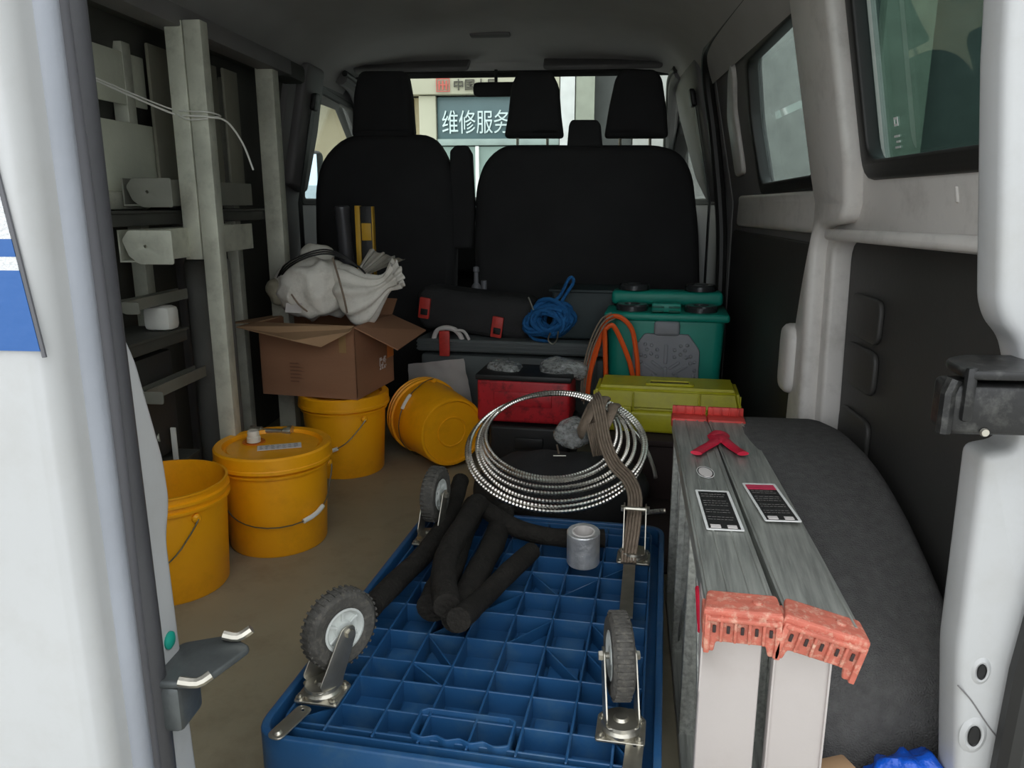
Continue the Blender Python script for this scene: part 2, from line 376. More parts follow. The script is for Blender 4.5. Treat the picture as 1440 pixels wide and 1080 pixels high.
# rear right pillar
zz = [(.40, 1.5), (.425, 1.2), (.437, 1.05), (.468, .79), (.478, .765), (.497, .745), (.512, .70), (.512, .62), (.476, .612), (.48, .35), (.50, .17), (.53, -.25), (.75, -.25), (.75, 1.5)]
bm = B(); plate(bm, [roundpoly(zz, .012)], .06, .012, frame((0, .93, 0), (1, 0, 0), (0, 0, 1)))
d5 = st('wall_rear', bm, white)
for (x, z, r) in ((.510, .330, .0105), (.513, .238, .0145)):
    bm = B(); lathe(bm, [(r, .0018), (r*1.3, .0030), (r*1.7, .0010), (r*1.9, 0)], 28, T(x, .9005, z) @ RX(90) @ Matrix.Diagonal((.62, 1, 1, 1)))
    st('hole_rim', bm, white, d5)
    bm = B(); lathe(bm, [(0, .0004), (r*.9, .0004), (r, .0020), (r*1.02, 0)], 24, T(x, .8988, z) @ RX(90) @ Matrix.Diagonal((.5, 1, 1, 1))); st('hole_shade_disc', bm, blk, d5)  # black disc paints the dark inside of an open hole
bm = B(); tube(bm, smooth([vb(u, v, .8995) for u, v in ((1347, 964), (1366, 985), (1392, 1024), (1412, 1046), (1428, 1052))], 5), .0010, 6); st('panel_seam', bm, trimgrey, d5)
bm = B(); tube(bm, [(.565, .885, .0), (.553, .885, .2), (.556, .885, .34), (.58, .885, .60)], .02, 10); st('pillar_seal', bm, rubber, d5)
# door check strap (black, folded steel)
bm = B()
rbox(bm, (.475, .865, .682), (.145, .05, .058), .008, 3)
plate(bm, [roundpoly([(.41, .83), (.60, .83), (.60, .93), (.45, .93), (.415, .90)], .02)], .010, .003, T(0, 0, .722))
rbox(bm, (.418, .838, .70), (.012, .01, .06), .004)
tube(bm, [(.40, .845, .655), (.40, .845, .70), (.405, .845, .715)], .008, 8)
st('door_check', bm, mat('worn_black_steel', (40, 40, 40), .35, metal=.4, var=.2, scale=20, dirt=(130, 130, 125), dirtamt=.25), d5)
bm = B()
for x, z in ((.44, .658), (.50, .657)): lathe(bm, [(0, .003), (.004, .003), (.005, 0)], 12, T(x, .839, z) @ RX(90))
st('check_rivet', bm, zinc, d5)

# left rear door (closed leaf)
wr6 = roundpoly(rect(-1.18, .86, -.62, 1.38), .06)
bm = B(); plate(bm, [rect(-1.29, -.35, -.402, 1.5), wr6], .09, .02, frame((0, .588, 0), (1, 0, 0), (0, 0, 1)), seg=4)
d1 = st('door_1', bm, white)
bm = B(); plate(bm, [roundpoly(rect(-1.185, .855, -.615, 1.385), .06)], .005, 0, frame((0, .588, 0), (1, 0, 0), (0, 0, 1))); st('fill_window_6', bm, clear)  # unseen window with its opening, added to let fill light into the van
ip = [(.60, .80), (.640, .80), (.66, .76), (.688, .655), (.691, .61), (.678, .575), (.681, .45), (.688, .25), (.695, -.3), (.60, -.3)]
bm = B(); plate(bm, [roundpoly(ip, .012)], .80, .008, frame((-.803, 0, 0), (0, 1, 0), (0, 0, 1))); st('inner_panel', bm, white, d1)
bm = B(); tube(bm, [(-.408, .590, z) for z in (-.3, .5, 1.48)], .015, 12); st('edge_moulding', bm, mat('pale_grey_moulding', (148, 152, 160), .4), d1)
bm = B(); tube(bm, smooth([(-.408, .611, z) for z in (-.3, .2, .5)]+[(-.405, .611, .75), (-.408, .611, 1.1), (-.408, .611, 1.48)], 5), .010, 14); st('seal_bulb', bm, sealgrey, d1)
bm = B(); tube(bm, [(-.411, .626, -.3), (-.406, .626, .5), (-.408, .626, .8), (-.408, .630, 1.48)], .014, 12); st('seal_lip', bm, mat('dark_weatherseal', (62, 62, 65), .5), d1)
# reflective sheet with blue stripes on the outer skin
Mx = frame((0, .5420, 0), (1, 0, 0), (0, 0, 1))
hexm = mat('retroreflective_white', (214, 216, 218), .35, var=.03, bump=.5, bscale=420)
ea = lambda z: -.4075-.03*max(0, (z-.79)/.25)**1.0       # slanted free edge of the sheet
for nm, z0, z1, mm in (('reflective_sheet', .874, 1.45, hexm), ('reflective_sheet', .851, .861, hexm), ('blue_stripe', .861, .874, blueink), ('blue_stripe', .79, .851, blueink)):
    bm = B(); plate(bm, [[(-.60, z0), (ea(z0), z0), (ea(z1), z1), (-.60, z1)]], .003, 0, Mx); st(nm, bm, mm, d1)
bm = B(); tube(bm, [(ea(.79)+.002, .542, .785), (ea(1.45)+.002, .542, 1.45)], .0018, 6); st('sheet_edge_shadow', bm, sealgrey, d1)  # thin dark tube draws the shadow line beside the sheet
# latch striker bracket on the door edge
dk = mat('dark_latch_steel', (88, 92, 92), .4, metal=.5, var=.15, scale=25)
bm = B(); plate(bm, [roundpoly([(.630, .470), (.647, .485), (.665, .487), (.675, .475), (.675, .385), (.66, .370), (.630, .375)], .006)], .006, .002, frame((-.395, 0, 0), (0, 1, 0), (0, 0, 1)))
plate(bm, [roundpoly([(-.395, .62), (-.34, .625), (-.318, .69), (-.35, .71), (-.395, .69)], .008)], .008, .003, T(0, 0, .438))
rbox(bm, (-.380, .645, .410), (.035, .045, .05), .006)
bmesh.ops.translate(bm, vec=(-.014, -.002, .010), verts=bm.verts)
lt = st('latch_striker', bm, dk, d1)
bm = B(); lathe(bm, [(0, .004), (.006, .004), (.009, .002), (.009, 0)], 16, T(-.403, .658, .473) @ RY(90)); st('latch_bolt', bm, teal, lt)
for p in ([(-.362, .625, .442), (-.345, .627, .440), (-.335, .635, .444)], [(-.350, .695, .450), (-.335, .697, .447), (-.322, .702, .454)]):
    bm = B(); tube(bm, smooth([Vector(k)+Vector((-.014, -.002, .010)) for k in p], 3), .005, 8); st('latch_pin', bm, zinc, lt)

# wheel arch with carpet
arc = []
zc, R, bc = -.5, .925, 1.60
arc += [(.985, .0), (1.0, .12), (1.02, .175)]
for i in range(25):
    b = 1.045+i*(2.28-1.045)/24; arc.append((b, max(0.0, zc+math.sqrt(max(0, R*R-(b-bc)**2)))))
bm = B(); plate(bm, [[(b, z) for b, z in arc]+[(2.34, -.0)]], .245, .035, frame((.4625, 0, 0), (0, 1, 0), (0, 0, 1)), seg=5)
for v in bm.verts:
    v.co += Vector((0, 0, 1))*noise.noise(v.co*9)*.004
st('trim_6', bm, carpet)

# ================================================================== LEFT RACK
rk = thing('storage_rack', 'galvanised steel rack with square posts along the left wall', 'rack', VAN @ Vector((-1.1, 2.2, 0)), VAN)
def post(a, b, z0, z1, wx=.05, wy=.05, m=galv, nm='upright'):
    t = B(); plate(t, [roundpoly(rect(a-wx/2, b-wy/2, a+wx/2, b+wy/2), .004, 2)], z1-z0, .002, T(0, 0, (z0+z1)/2)); return put(nm, t, m, rk, VAN)
post(-1.005, 1.97, .755, 1.335, .046, .04); post(-.957, 1.97, .02, 1.335, .046, .04)
post(-1.03, 2.59, .02, 1.33, .06, .05); post(-1.19, 2.02, .02, 1.3, .04, .04); post(-1.19, 2.6, .02, 1.3, .04, .04); post(-1.19, 1.2, .02, 1.3, .04, .04)
for z, a in ((1.345, -1.02),):
    bm = B(); rbox(bm, (a, 1.9, z), (.07, 1.6, .05), .004); put('top_beam', bm, trimgrey, rk, VAN)
for z, y0, y1 in ((.86, 1.2, 2.7), (.55, 1.2, 1.99), (.20, 1.2, 1.99)):
    bm = B(); rbox(bm, (-1.09, (y0+y1)/2, z), (.05, y1-y0, .03), .003); put('shelf_beam', bm, dark2, rk, VAN)
    bm = B(); rbox(bm, (-1.235, (y0+y1)/2, z), (.03, y1-y0, .03), .003); put('shelf_beam', bm, dark2, rk, VAN)
    bm = B(); rbox(bm, (-1.14, (y0+y1)/2, z+.018), (.16, y1-y0, .006)); put('shelf', bm, dark2, rk, VAN)
# tie wire
bm = B(); p1 = [Vector((-1.12, 1.75, 1.18)), Vector((-1.03, 1.942, 1.12)), Vector((-.98, 1.942, 1.112)), Vector((-.928, 1.945, 1.108)), Vector((-.90, 1.98, 1.10)), Vector((-.88, 2.02, 1.05)), Vector((-.87, 2.05, .985))]
tube(bm, smooth(p1, 6), .0026, 6); tube(bm, smooth([Vector((-1.12, 1.75, 1.185)), Vector((-1.04, 1.94, 1.133)), Vector((-.98, 1.94, 1.122)), Vector((-.93, 1.945, 1.12)), Vector((-.925, 2.0, 1.115)), Vector((-1.0, 2.0, 1.12)), Vector((-1.035, 1.97, 1.13)), Vector((-.985, 1.938, 1.103)), Vector((-.93, 1.942, 1.104))], 5), .002, 6)
put('tie_wire', bm, gripm, None, VAN, label='thin white wire tied round the nearest rack post', cat='wire')
# boards standing / lying on the rack
def vbox(name, c, s, m, label, cat, bev=.003, group=None, M=None):
    t = B(); rbox(t, (0, 0, 0), s, bev); return put(name, t, m, None, VAN @ T(*c) @ (M or I4), label=label, cat=cat, group=group)
board = mat('pale_board', (205, 208, 190), .7, var=.08, scale=6)
greyboard = mat('grey_board', (126, 124, 110), .8, var=.15, scale=5)
vbox('board', (-1.175, 1.93, 1.21), (.006, .34, .13), board, 'upper pale board standing behind the nearest rack post', 'board')
vbox('board', (-1.16, 1.93, 1.0), (.006, .34, .20), board, 'lower pale board standing behind the nearest rack post', 'board')
for i, (b, w_) in enumerate(((2.16, .16), (2.36, .18), (2.52, .10))):
    vbox('panel', (-1.15+.012*i, b, 1.10), (.01, w_, .42), greyboard, ('dim olive panel on the rack just past the nearest post', 'dim brown grey panel midway between the two rack posts', 'narrow dim panel beside the far rack post')[i], 'panel')
# steel channels with holed end plates
def channel(c, L, w_, h, m, label, hole=True):
    o = thing('steel_channel', label, 'channel', VAN @ Vector(c), VAN)
    t = B(); sec = [(-w_/2, -h/2), (w_/2, -h/2), (w_/2, h/2), (w_/2-.004, h/2), (w_/2-.004, -h/2+.004), (-w_/2+.004, -h/2+.004), (-w_/2+.004, h/2), (-w_/2, h/2)]
    plate(t, [sec], L, 0, frame((0, 0, 0), (1, 0, 0), (0, 0, 1)))
    put('body', t, m, o, local=True)
    t = B(); hp = [(.25*w_+.004*math.cos(k*PI/5), .004*math.sin(k*PI/5)) for k in range(10)]
    lo = roundpoly([(-w_*.55, h*.2), (-w_*.3, h*.5), (w_*1.2, h*.5), (w_*1.2, -h*.55), (0, -h*.55), (-w_*.35, -h*.3)], .006)
    plate(t, [lo, hp] if hole else [lo], .004, .001, frame((.02, -L/2-.01, 0), (1, 0, 0), (0, 0, 1)))
    put('end_plate', t, m, o, local=True); return o
dull = mat('dull_dark_steel', (128, 128, 118), .6, metal=.3, var=.15)
channel((-1.07, 2.12, .925), .6, .065, .065, dull, 0 or 'dull grey steel channel end on the upper rack shelf')
channel((-1.05, 2.05, .80), .6, .07, .075, galv, 'pale steel channel end with a bolt hole hung below the upper rack shelf')
vbox('steel_tube', (-1.15, 1.72, .905), (.07, .5, .045), galv, 'pale rectangular tube lying on the upper rack shelf', 'tube', .01)
channel((-1.10, 1.90, .655), .3, .03, .028, dull, 'small dark channel end sticking out above the white block', hole=False)
vbox('plastic_block', (-1.10, 1.93, .604), (.075, .06, .065), gripm, 'off-white plastic block sitting on the middle rack shelf', 'block', .015)
channel((-1.07, 1.90, .435), .3, .035, .03, dull, 'small dark channel end on the lower rack above the rods', hole=False)
vbox('crate', (-1.15, 1.74, .375), (.10, .45, .28), darkpanel, 'tall dark crate deep in the lower part of the rack', 'crate', .01)
rollm = mat('grey_roll', (104, 104, 100), .85, var=.12, scale=5, bump=.15)
bm = B(); lathe(bm, [(0, 0), (.06, 0), (.062, .01), (.062, .73), (.058, .74), (0, .74)], 28, T(-1.065, 2.14, .002)); put('insulation_roll', bm, rollm, None, VAN, label='thick grey roll standing upright behind the nearest rack post', cat='roll')
bm = B(); tube(bm, [(-1.24, 1.80, .285), (-1.10, 1.86, .295)], .012, 10); put('rod', bm, galv, None, VAN, label='upper of the two grey rods low on the rack', cat='rod')
bm = B(); tube(bm, [(-1.24, 1.80, .228), (-1.12, 1.85, .233)], .010, 10); put('rod', bm, galv, None, VAN, label='lower of the two grey rods low on the rack', cat='rod')
vbox('strip', (-1.075, 1.885, .265), (.014, .006, .10), gripm, 'short white upright strip at the end of the rods', 'strip', .001)
# chrome valve on a stub pipe
vt = thing('shutoff_valve', 'chromed valve stub sticking out beside the foot of the rack post', 'valve', VAN @ Vector((-.92, 2.02, .27)), VAN)
bm = B(); lathe(bm, [(0, 0), (.016, 0), (.016, .01), (.012, .012), (.013, .03), (.008, .034), (.008, .09), (.012, .095), (.012, .11), (0, .11)], 18, T(0, 0, 0) @ RY(90)); put('valve_body', bm, zinc, vt, local=True)
bm = B(); lathe(bm, [(0, 0), (.018, 0), (.018, .012), (0, .012)], 12, T(.108, 0, 0) @ RY(90)); put('hand_wheel', bm, zinc, vt, local=True)

# ================================================================== CAB
def vplate(name, pts, t, bev, b, m, parent, r=.03, seg=4):
    bmm = B(); plate(bmm, [roundpoly([(vb(u, v, b).x, max(0.02, vb(u, v, b).z)) if len(q) < 3 else 0 for q in [(u, v)]][0:1][0] if False else (vb(u, v, b).x, vb(u, v, b).z) for u, v in pts) if False else roundpoly([(vb(u, v, b).x, vb(u, v, b).z) for u, v in pts], r)], t, bev, frame((0, b+t/2, 0), (1, 0, 0), (0, 0, 1)), seg)
    for v in bmm.verts: v.co.z = max(v.co.z, .0)
    return put(name, bmm, m, parent, VAN)
bs = 3.4
ds = thing('driver_seat', 'black single seat on the left seen from behind', 'seat', VAN @ Vector((-.87, 3.5, 0)), VAN)
vplate('backrest', [(450, 560), (441, 330), (440, 262), (450, 222), (484, 188), (606, 188), (628, 220), (638, 262), (640, 330), (636, 560)], .14, .045, bs, seatm, ds, .08)
vplate('headrest', [(492, 194), (495, 130), (503, 98), (570, 98), (576, 130), (581, 194)], .11, .035, bs+.01, seatm, ds)
bm = B(); rbox(bm, (-.87, 3.80, .30), (.58, .5, .20), .05, 3); rbox(bm, (-.87, 3.8, .1), (.45, .45, .2), .01); put('seat_cushion', bm, seatm, ds, VAN)
vplate('armrest', [(632, 300), (632, 212), (640, 204), (656, 204), (663, 216), (667, 300), (663, 350), (634, 350)], .07, .015, bs+.02, seatm, ds, .008)
bn = thing('passenger_bench', 'wide black double seat on the right seen from behind', 'seat', VAN @ Vector((.02, 3.5, 0)), VAN)
vplate('backrest', [(668, 560), (666, 330), (668, 262), (680, 226), (706, 203), (928, 203), (960, 214), (976, 245), (984, 320), (990, 560)], .14, .045, bs, seatm, bn, .07)
vplate('headrest', [(708, 193), (714, 160), (718, 120), (728, 98), (775, 98), (786, 120), (789, 160), (793, 193)], .11, .03, bs+.01, seatm, bn, .02)
vplate('headrest', [(850, 193), (857, 150), (866, 108), (876, 96), (922, 96), (932, 108), (938, 150), (941, 193)], .11, .03, bs+.01, seatm, bn, .02)
vplate('centre_headrest', [(797, 210), (800, 175), (804, 168), (840, 168), (845, 175), (848, 210)], .08, .015, bs+.01, seatm, bn, .01)
for u in (728, 770, 872, 914):
    bm = B(); a = vb(u, 190, bs+.06); c = vb(u, 210, bs+.06); tube(bm, [a, c], .006, 8); put('headrest_post', bm, zinc, bn, VAN)
bm = B(); rbox(bm, (.02, 3.80, .30), (.88, .5, .20), .05, 3); rbox(bm, (.02, 3.8, .1), (.75, .45, .2), .01); put('seat_cushion', bm, seatm, bn, VAN)
# visors, mirror
for (u0, u1, lab) in ((503, 662, 'folded grey sun visor above the driver seat'), (765, 930, 'folded grey sun visor above the passenger bench')):
    a, c = vb(u0, 90, 3.82), vb(u1, 90, 3.82)
    bm = B(); plate(bm, [roundpoly(rect(a.x, -.085, c.x, .085), .03)], .022, .008, T(0, 3.80, 1.535) @ RX(28)); put('sun_visor', bm, trimgrey, None, VAN, label=lab, cat='visor')
mi = thing('rear_view_mirror', 'small black rear-view mirror hanging at the top of the windshield', 'mirror', VAN @ Vector((-.46, 3.98, 1.5)), VAN)
bm = B(); p = vb(700, 128, 3.98); plate(bm, [roundpoly(rect(-.11, -.033, .11, .033), .025)], .03, .008, T(p.x, 3.90, p.z-.004) @ RX(90)); put('mirror_housing', bm, blk, mi, VAN)
bm = B(); tube(bm, [(p.x, 3.905, p.z), (p.x, 3.90, p.z+.09)], .008, 8); put('stem', bm, blk, mi, VAN)

# exterior mirror by the driver door
em = thing('wing_mirror', 'outside mirror seen through the left cab window', 'mirror', VAN @ Vector((-1.47, 4.1, .95)), VAN)
bm = B(); rbox(bm, (-1.46, 4.16, 1.02), (.16, .08, .30), .03, 3); put('mirror_housing', bm, blackp, em, VAN)
bm = B(); rbox(bm, (-1.46, 4.117, 1.02), (.13, .006, .26), .002); put('mirror_glass', bm, mat('mirror_silver', (200, 220, 235), .03, metal=1, var=.02, bump=0), em, VAN)
bm = B(); tube(bm, [(-1.36, 4.2, .95), (-1.46, 4.18, .95)], .02, 8); put('mirror_arm', bm, blackp, em, VAN)

# ================================================================== OUTSIDE
FB = 9.0
bd = thing('shop_building', 'cream service building with blue glass banner seen through the windshield', 'building', VAN @ Vector((-1, FB, -.7)), VAN)
def bb(nm, a0, a1, z0, z1, m, b=FB, t=.2, lab=None):
    q = B(); rbox(q, ((a0+a1)/2, b+t/2, (z0+z1)/2), (a1-a0, t, z1-z0), .005); o = put(nm, q, m, bd, VAN); 
    if lab: o['label'] = lab
    return o
bb('wall', -12, 9.2, -.7, 5, beige, FB+.3)
bb('sign_band', -8, -.26, 2.07, 2.9, cream, FB-.1, .3)
bb('column', -1.83, -1.64, -.7, 2.06, cream, FB-.05)
bb('column', -.25, -.09, -.7, 4.5, mat('white_column', (205, 206, 204), .7), FB-.12)
bb('column', -.08, .125, -.7, 4.5, mat('grey_green_column', (150, 154, 140), .8), FB-.1)
bb('doorway', .13, .55, -.7, 4.5, mat('dark_doorway', (70, 72, 70), .8), FB+.1)
bb('banner', -1.63, -.26, 1.60, 2.05, shopglass, FB)
bb('lintel', -1.63, -.26, 1.53, 1.60, mat('lintel_grey', (150, 165, 160), .6), FB-.03)
bb('shop_window', -1.63, -.26, -.1, 1.52, shoppale, FB)
bb('side_wall', .56, 2.7, -.7, 4.5, mat('pale_side_wall', (168, 168, 164), .8), FB+.05)
bb('open_bay', 2.71, 9, -.7, 4.5, mat('dim_bay', (88, 98, 94), .8), FB+.1)
bb('column', 3.1, 3.6, -.7, 4.5, mat('pale_green_column', (140, 154, 138), .8), FB-.1)
for a in (-1.2, -.72): bb('mullion', a, a+.04, -.1, 1.52, wht, FB-.04)
bb('wall_panel', -2.25, -1.84, 1.2, 2.05, mat('tan_tile', (176, 163, 130), .8), FB+.05)
for a in (-2.2, -2.1, -2.0, -1.92): bb('tile_strip', a, a+.02, .5, 2.04, mat('brown_strip', (140, 120, 80), .8), FB+.02)
def text(s, a, z, size, m, nm, b, ext=.01):
    cu = bpy.data.curves.new('t', 'FONT'); cu.body = s; cu.size = size; cu.extrude = ext; cu.align_x = 'LEFT'
    o = bpy.data.objects.new('t', cu); me = bpy.data.meshes.new_from_object(o); bpy.data.objects.remove(o)
    q = B(); q.from_mesh(me); bpy.data.meshes.remove(me)
    M = (Matrix.Diagonal((.72, 1, 1, 1)) if a < -2 else I4) @ frame((a, b, z), (1, 0, 0), (0, 0, 1)); bmesh.ops.transform(q, matrix=M, verts=q.verts)
    return put(nm, q, m, bd, VAN, sm=False)
text('维修服务中', -1.58/.72, 1.68, .27, mat('banner_lettering', (206, 222, 222), .6), 'banner_lettering', FB-.02)
text('中国人民', -1.43, 2.115, .125, mat('sign_lettering', (70, 66, 58), .6), 'sign_lettering', FB-.12)
text('保险', -.9, 2.115, .125, mat('sign_lettering', (70, 66, 58), .6), 'sign_lettering', FB-.12) if False else None
redl = mat('sign_red', (186, 92, 80), .6)
q = B(); M = frame((-1.54, FB-.12, 2.155), (1, 0, 0), (0, 0, 1))
plate(q, [rect(-.075, -.065, .075, .075), rect(-.065, -.055, .065, .065)], .01, 0, M)
for k in (-.04, 0, .04): plate(q, [rect(k-.012, -.045, k+.008, .05)], .01, 0, M)
plate(q, [rect(-.055, .0, .055, .012)], .012, 0, M)
put('sign_emblem', q, redl, bd, VAN)
# building to the right, seen through the tinted windows
gd = thing('workshop_building', 'dim grey-green workshop front beyond the tinted right-hand windows', 'building', VAN @ Vector((6, 5, -.7)), VAN)
for (nm, b0, b1, z0, z1, m, a) in (('wall', -6, 8.0, 1.9, 4.2, mat('workshop_wall', (96, 106, 100), .8), 6.2), ('back_wall', -6, 8.0, -.7, 1.9, mat('workshop_interior', (58, 66, 64), .8), 8.5),
        ('column', 7.2, 7.9, -.7, 4.2, mat('workshop_column', (150, 158, 140), .8), 6.0), ('column', 3.2, 3.9, -.7, 4.2, mat('workshop_column', (150, 158, 140), .8), 6.0)):
    q = B(); rbox(q, (a+.15, (b0+b1)/2, (z0+z1)/2), (.3, b1-b0, z1-z0), .01); put(nm, q, m, gd, VAN)
q = B(); rbox(q, (7.4, 1.1, 4.25), (3, 14.2, .1)); put('roof', q, mat('workshop_roof', (90, 92, 90), .8), gd, VAN)

# ================================================================== PAILS
def pail(loc, label, lid=True, sc=1, rotz=0, rot=I4, handle=-1, group='yellow pails', loc_is_center=False, bail_drop=72):
    o = thing('pail', label, 'pail', loc, rot @ RZ(rotz) @ Matrix.Scale(sc, 4), group)
    H = .265
    q = B(); prof = [(0, .006), (.05, .006), (.052, .003), (.056, .003), (.058, .007), (.112, .007), (.116, 0), (.124, 0), (.128, .006), (.1385, .215), (.1385, .218), (.146, .220), (.1465, .226), (.140, .229), (.140, .236), (.1465, .239), (.1465, .245), (.140, .248), (.1405, H-.006), (.1445, H-.004), (.1445, H), (.1385, H), (.136, .21), (.125, .01), (0, .010)]
    lathe(q, prof, 56); put('body', q, yel, o, local=True)
    if lid:
        q = B(); lathe(q, [(0, H+.003), (.118, H+.003), (.121, H-.002), (.127, H-.002), (.130, H+.010), (.148, H+.012), (.1525, H+.007), (.1525, H-.020), (.154, H-.022), (.154, H-.030), (.149, H-.030), (.149, H-.004), (0, H-.002)], 56)
        put('lid', q, yel, o, local=True)
    for s in (-1, 1):
        q = B(); lathe(q, [(0, 0), (.011, 0), (.011, .006), (.006, .012), (0, .012)], 14, T(s*.1385, 0, .205) @ RY(90*s)); put('lug', q, yel, o, local=True)
    q = B(); pts = []
    R_ = .150; dr = math.radians(bail_drop)
    for i in range(25):
        t = PI*i/24; x = -R_*math.cos(t); r = R_*math.sin(t)
        pts.append(Vector((x, handle*r*math.sin(dr)*.92-(.0), .205-r*math.cos(dr)*1.0)))
    for p in pts:   # keep the wire outside the wall
        h = math.hypot(p.x, p.y); m_ = .1435
        if h < m_: k = m_/h; p.x *= k; p.y *= k
    tube(q, pts, .0018, 6); bo = put('bail', q, wire, o, local=True)
    q = B(); tube(q, pts[14:18], .0065, 10); put('grip', q, gripm, o, local=True)
    return o
c1 = Vector((-1.125, 1.50, 0))
pail(gz(393, 783, 0)+Vector((-.055, .108, 0)), 'yellow lidded pail with a white spout cap and paper label on its lid', True, rotz=30, bail_drop=40)
spl = gz(384, 617, .27)
PX = thing
pz = [o for o in bpy.data.objects if o.name == 'pail'][0]
q = B(); lathe(q, [(.030, 0), (.030, .004), (.024, .005), (.022, .009), (0, .009)], 24); put('spout_collar', q, mat('amber_collar', (200, 110, 25), .5), pz, T(*gz(357, 622, .268)))
q = B(); lathe(q, [(.0, 0), (.018, 0), (.018, .014), (.0155, .016), (.0155, .028), (.014, .031), (0, .031)], 20); put('spout_cap', q, mat('milky_cap', (222, 214, 200), .4), pz, T(*gz(357, 621, .276)))
lb = gz(393, 628, .2705)
q = B(); M = T(*lb) @ RZ(28); plate(q, [rect(-.056, -.021, .056, .021)], .0016, 0, M); lp = put('paper_label', q, paper, pz)
q = B()
for k in range(4):
    for s in range(7):
        x0 = -.050+s*.0145; plate(q, [rect(x0, -.0165+k*.009, x0+.005+.006*random.random(), -.0145+k*.009)], .0005, 0, T(*(lb+Vector((0, 0, .0012)))) @ RZ(28))
put('label_print', q, mat('label_ink', (120, 120, 118), .7), lp)
pail(gz(282, 848, 0)+Vector((-.122, .080, 0)), 'open yellow pail nearest to the rear door', False, rotz=-28, bail_drop=34)
p3 = gz(490, 675, 0)+Vector((-.055, .122, 0))
pail(p3, 'yellow lidded pail carrying the cardboard carton', True, rotz=-40, bail_drop=40)
# tipped pail
RZT = 322
base = gy(637, 612, 2.43); rimc = gy(583, 578, 2.66)
ax = (rimc-base).normalized(); zq = Vector((0, 0, 1)).rotation_difference(ax).to_matrix().to_4x4()
pail(base+Vector((0, .0, .01)), 'yellow pail tipped on its side showing its round base', False, rot=zq, rotz=RZT, sc=.95, bail_drop=70)

# ================================================================== CARTON + SACKS
cz = .281
A_ = gz(503, 561, cz); Bp = gz(370, 552, cz); Cp = gz(557, 533, cz)
ex = (Bp-A_); wx = ex.length; ex.normalize(); ey = Vector((-ex.y, ex.x, 0)); 
if ey.y < 0: ey = -ey
dy = .30
bx = thing('carton', 'open brown cardboard carton standing on a yellow pail', 'carton', A_)
Mb = frame(A_, ex, ey)          # x towards the left corner, y into the van
if Mb[2][2] < 0: Mb = frame(A_, ex, ey) 
hC = .235
def cpt(x, y, z): return A_+ex*x+ey*y+Vector((0, 0, z))
def slab(bm, pts, t):
    P = [Vector(p) for p in pts]; n = (P[1]-P[0]).cross(P[2]-P[0]).normalized()*t
    a = [bm.verts.new(p) for p in P]; b = [bm.verts.new(p+n) for p in P]; k = len(P)
    bm.faces.new(a); bm.faces.new(list(reversed(b)))
    for i in range(k): bm.faces.new((a[i], a[(i+1) % k], b[(i+1) % k], b[i]))
q = B()
slab(q, [cpt(0, 0, 0), cpt(wx, 0, 0), cpt(wx, 0, hC), cpt(0, 0, hC)], .004); slab(q, [cpt(0, 0, 0), cpt(0, dy, 0), cpt(0, dy, hC), cpt(0, 0, hC)], -.004)
slab(q, [cpt(wx, 0, 0), cpt(wx, dy, 0), cpt(wx, dy, hC), cpt(wx, 0, hC)], .004); slab(q, [cpt(0, dy, 0), cpt(wx, dy, 0), cpt(wx, dy, hC), cpt(0, dy, hC)], -.004)
slab(q, [cpt(0, 0, 0), cpt(wx, 0, 0), cpt(wx, dy, 0), cpt(0, dy, 0)], .004)
put('box_body', q, kraft, bx, sm=False)
q = B(); slab(q, [cpt(.0, 0, hC), cpt(wx, 0, hC), cpt(wx+.03, -.075, hC-.005), cpt(wx*.45, -.12, hC-.03), cpt(.08, -.075, hC-.055), cpt(.0, -.03, hC-.01)], .004); put('flap', q, kraftin, bx, sm=False)
q = B(); slab(q, [cpt(0, 0, hC), cpt(0, dy, hC), cpt(-.13, dy*.98, hC-.05), cpt(-.125, .05, hC-.075)], .004); put('flap', q, kraft, bx, sm=False)
q = B(); slab(q, [cpt(wx, 0, hC), cpt(wx, dy, hC), cpt(wx+.12, dy, hC-.03), cpt(wx+.12, .02, hC-.01)], .004); put('flap', q, kraftin, bx, sm=False)
q = B(); slab(q, [cpt(0, dy, hC), cpt(wx, dy, hC), cpt(wx, dy+.05, hC+.05), cpt(0, dy+.05, hC+.05)], .004); put('flap', q, kraft, bx, sm=False)
q = B(); fy = cpt(0, 0, 0)
for i in range(6):
    slab(q, [cpt(wx-.11-.0, -.005, .105-i*.012), cpt(wx-.11-.04*random.random()-.03, -.005, .105-i*.012), cpt(wx-.11-.03, -.005, .110-i*.012), cpt(wx-.11, -.005, .110-i*.012)], .0004)
put('box_print', q, mat('faded_brown_ink', (128, 88, 66), .8), bx, sm=False)
q = B()
for i in range(7):
    for j in range(9):
        if random.random() < .55: slab(q, [cpt(-.0045, .17+j*.006, .06+i*.006), cpt(-.0045, .176+j*.006, .06+i*.006), cpt(-.0045, .176+j*.006, .066+i*.006), cpt(-.0045, .17+j*.006, .066+i*.006)], .0003)
put('box_mark', q, paper, bx, sm=False)
q = B(); slab(q, [cpt(-.005, .235, .09), cpt(-.005, .29, .09), cpt(-.005, .29, .14), cpt(-.005, .235, .14)], .0004); put('box_label', q, mat('orange_label', (205, 120, 50), .7), bx, sm=False)
q = B(); slab(q, [cpt(.03, -.0045, .15), cpt(.055, -.0045, .15), cpt(.055, -.0045, hC), cpt(.03, -.0045, hC)], .0004); put('box_tape', q, mat('tan_tape', (158, 126, 84), .35), bx, sm=False)

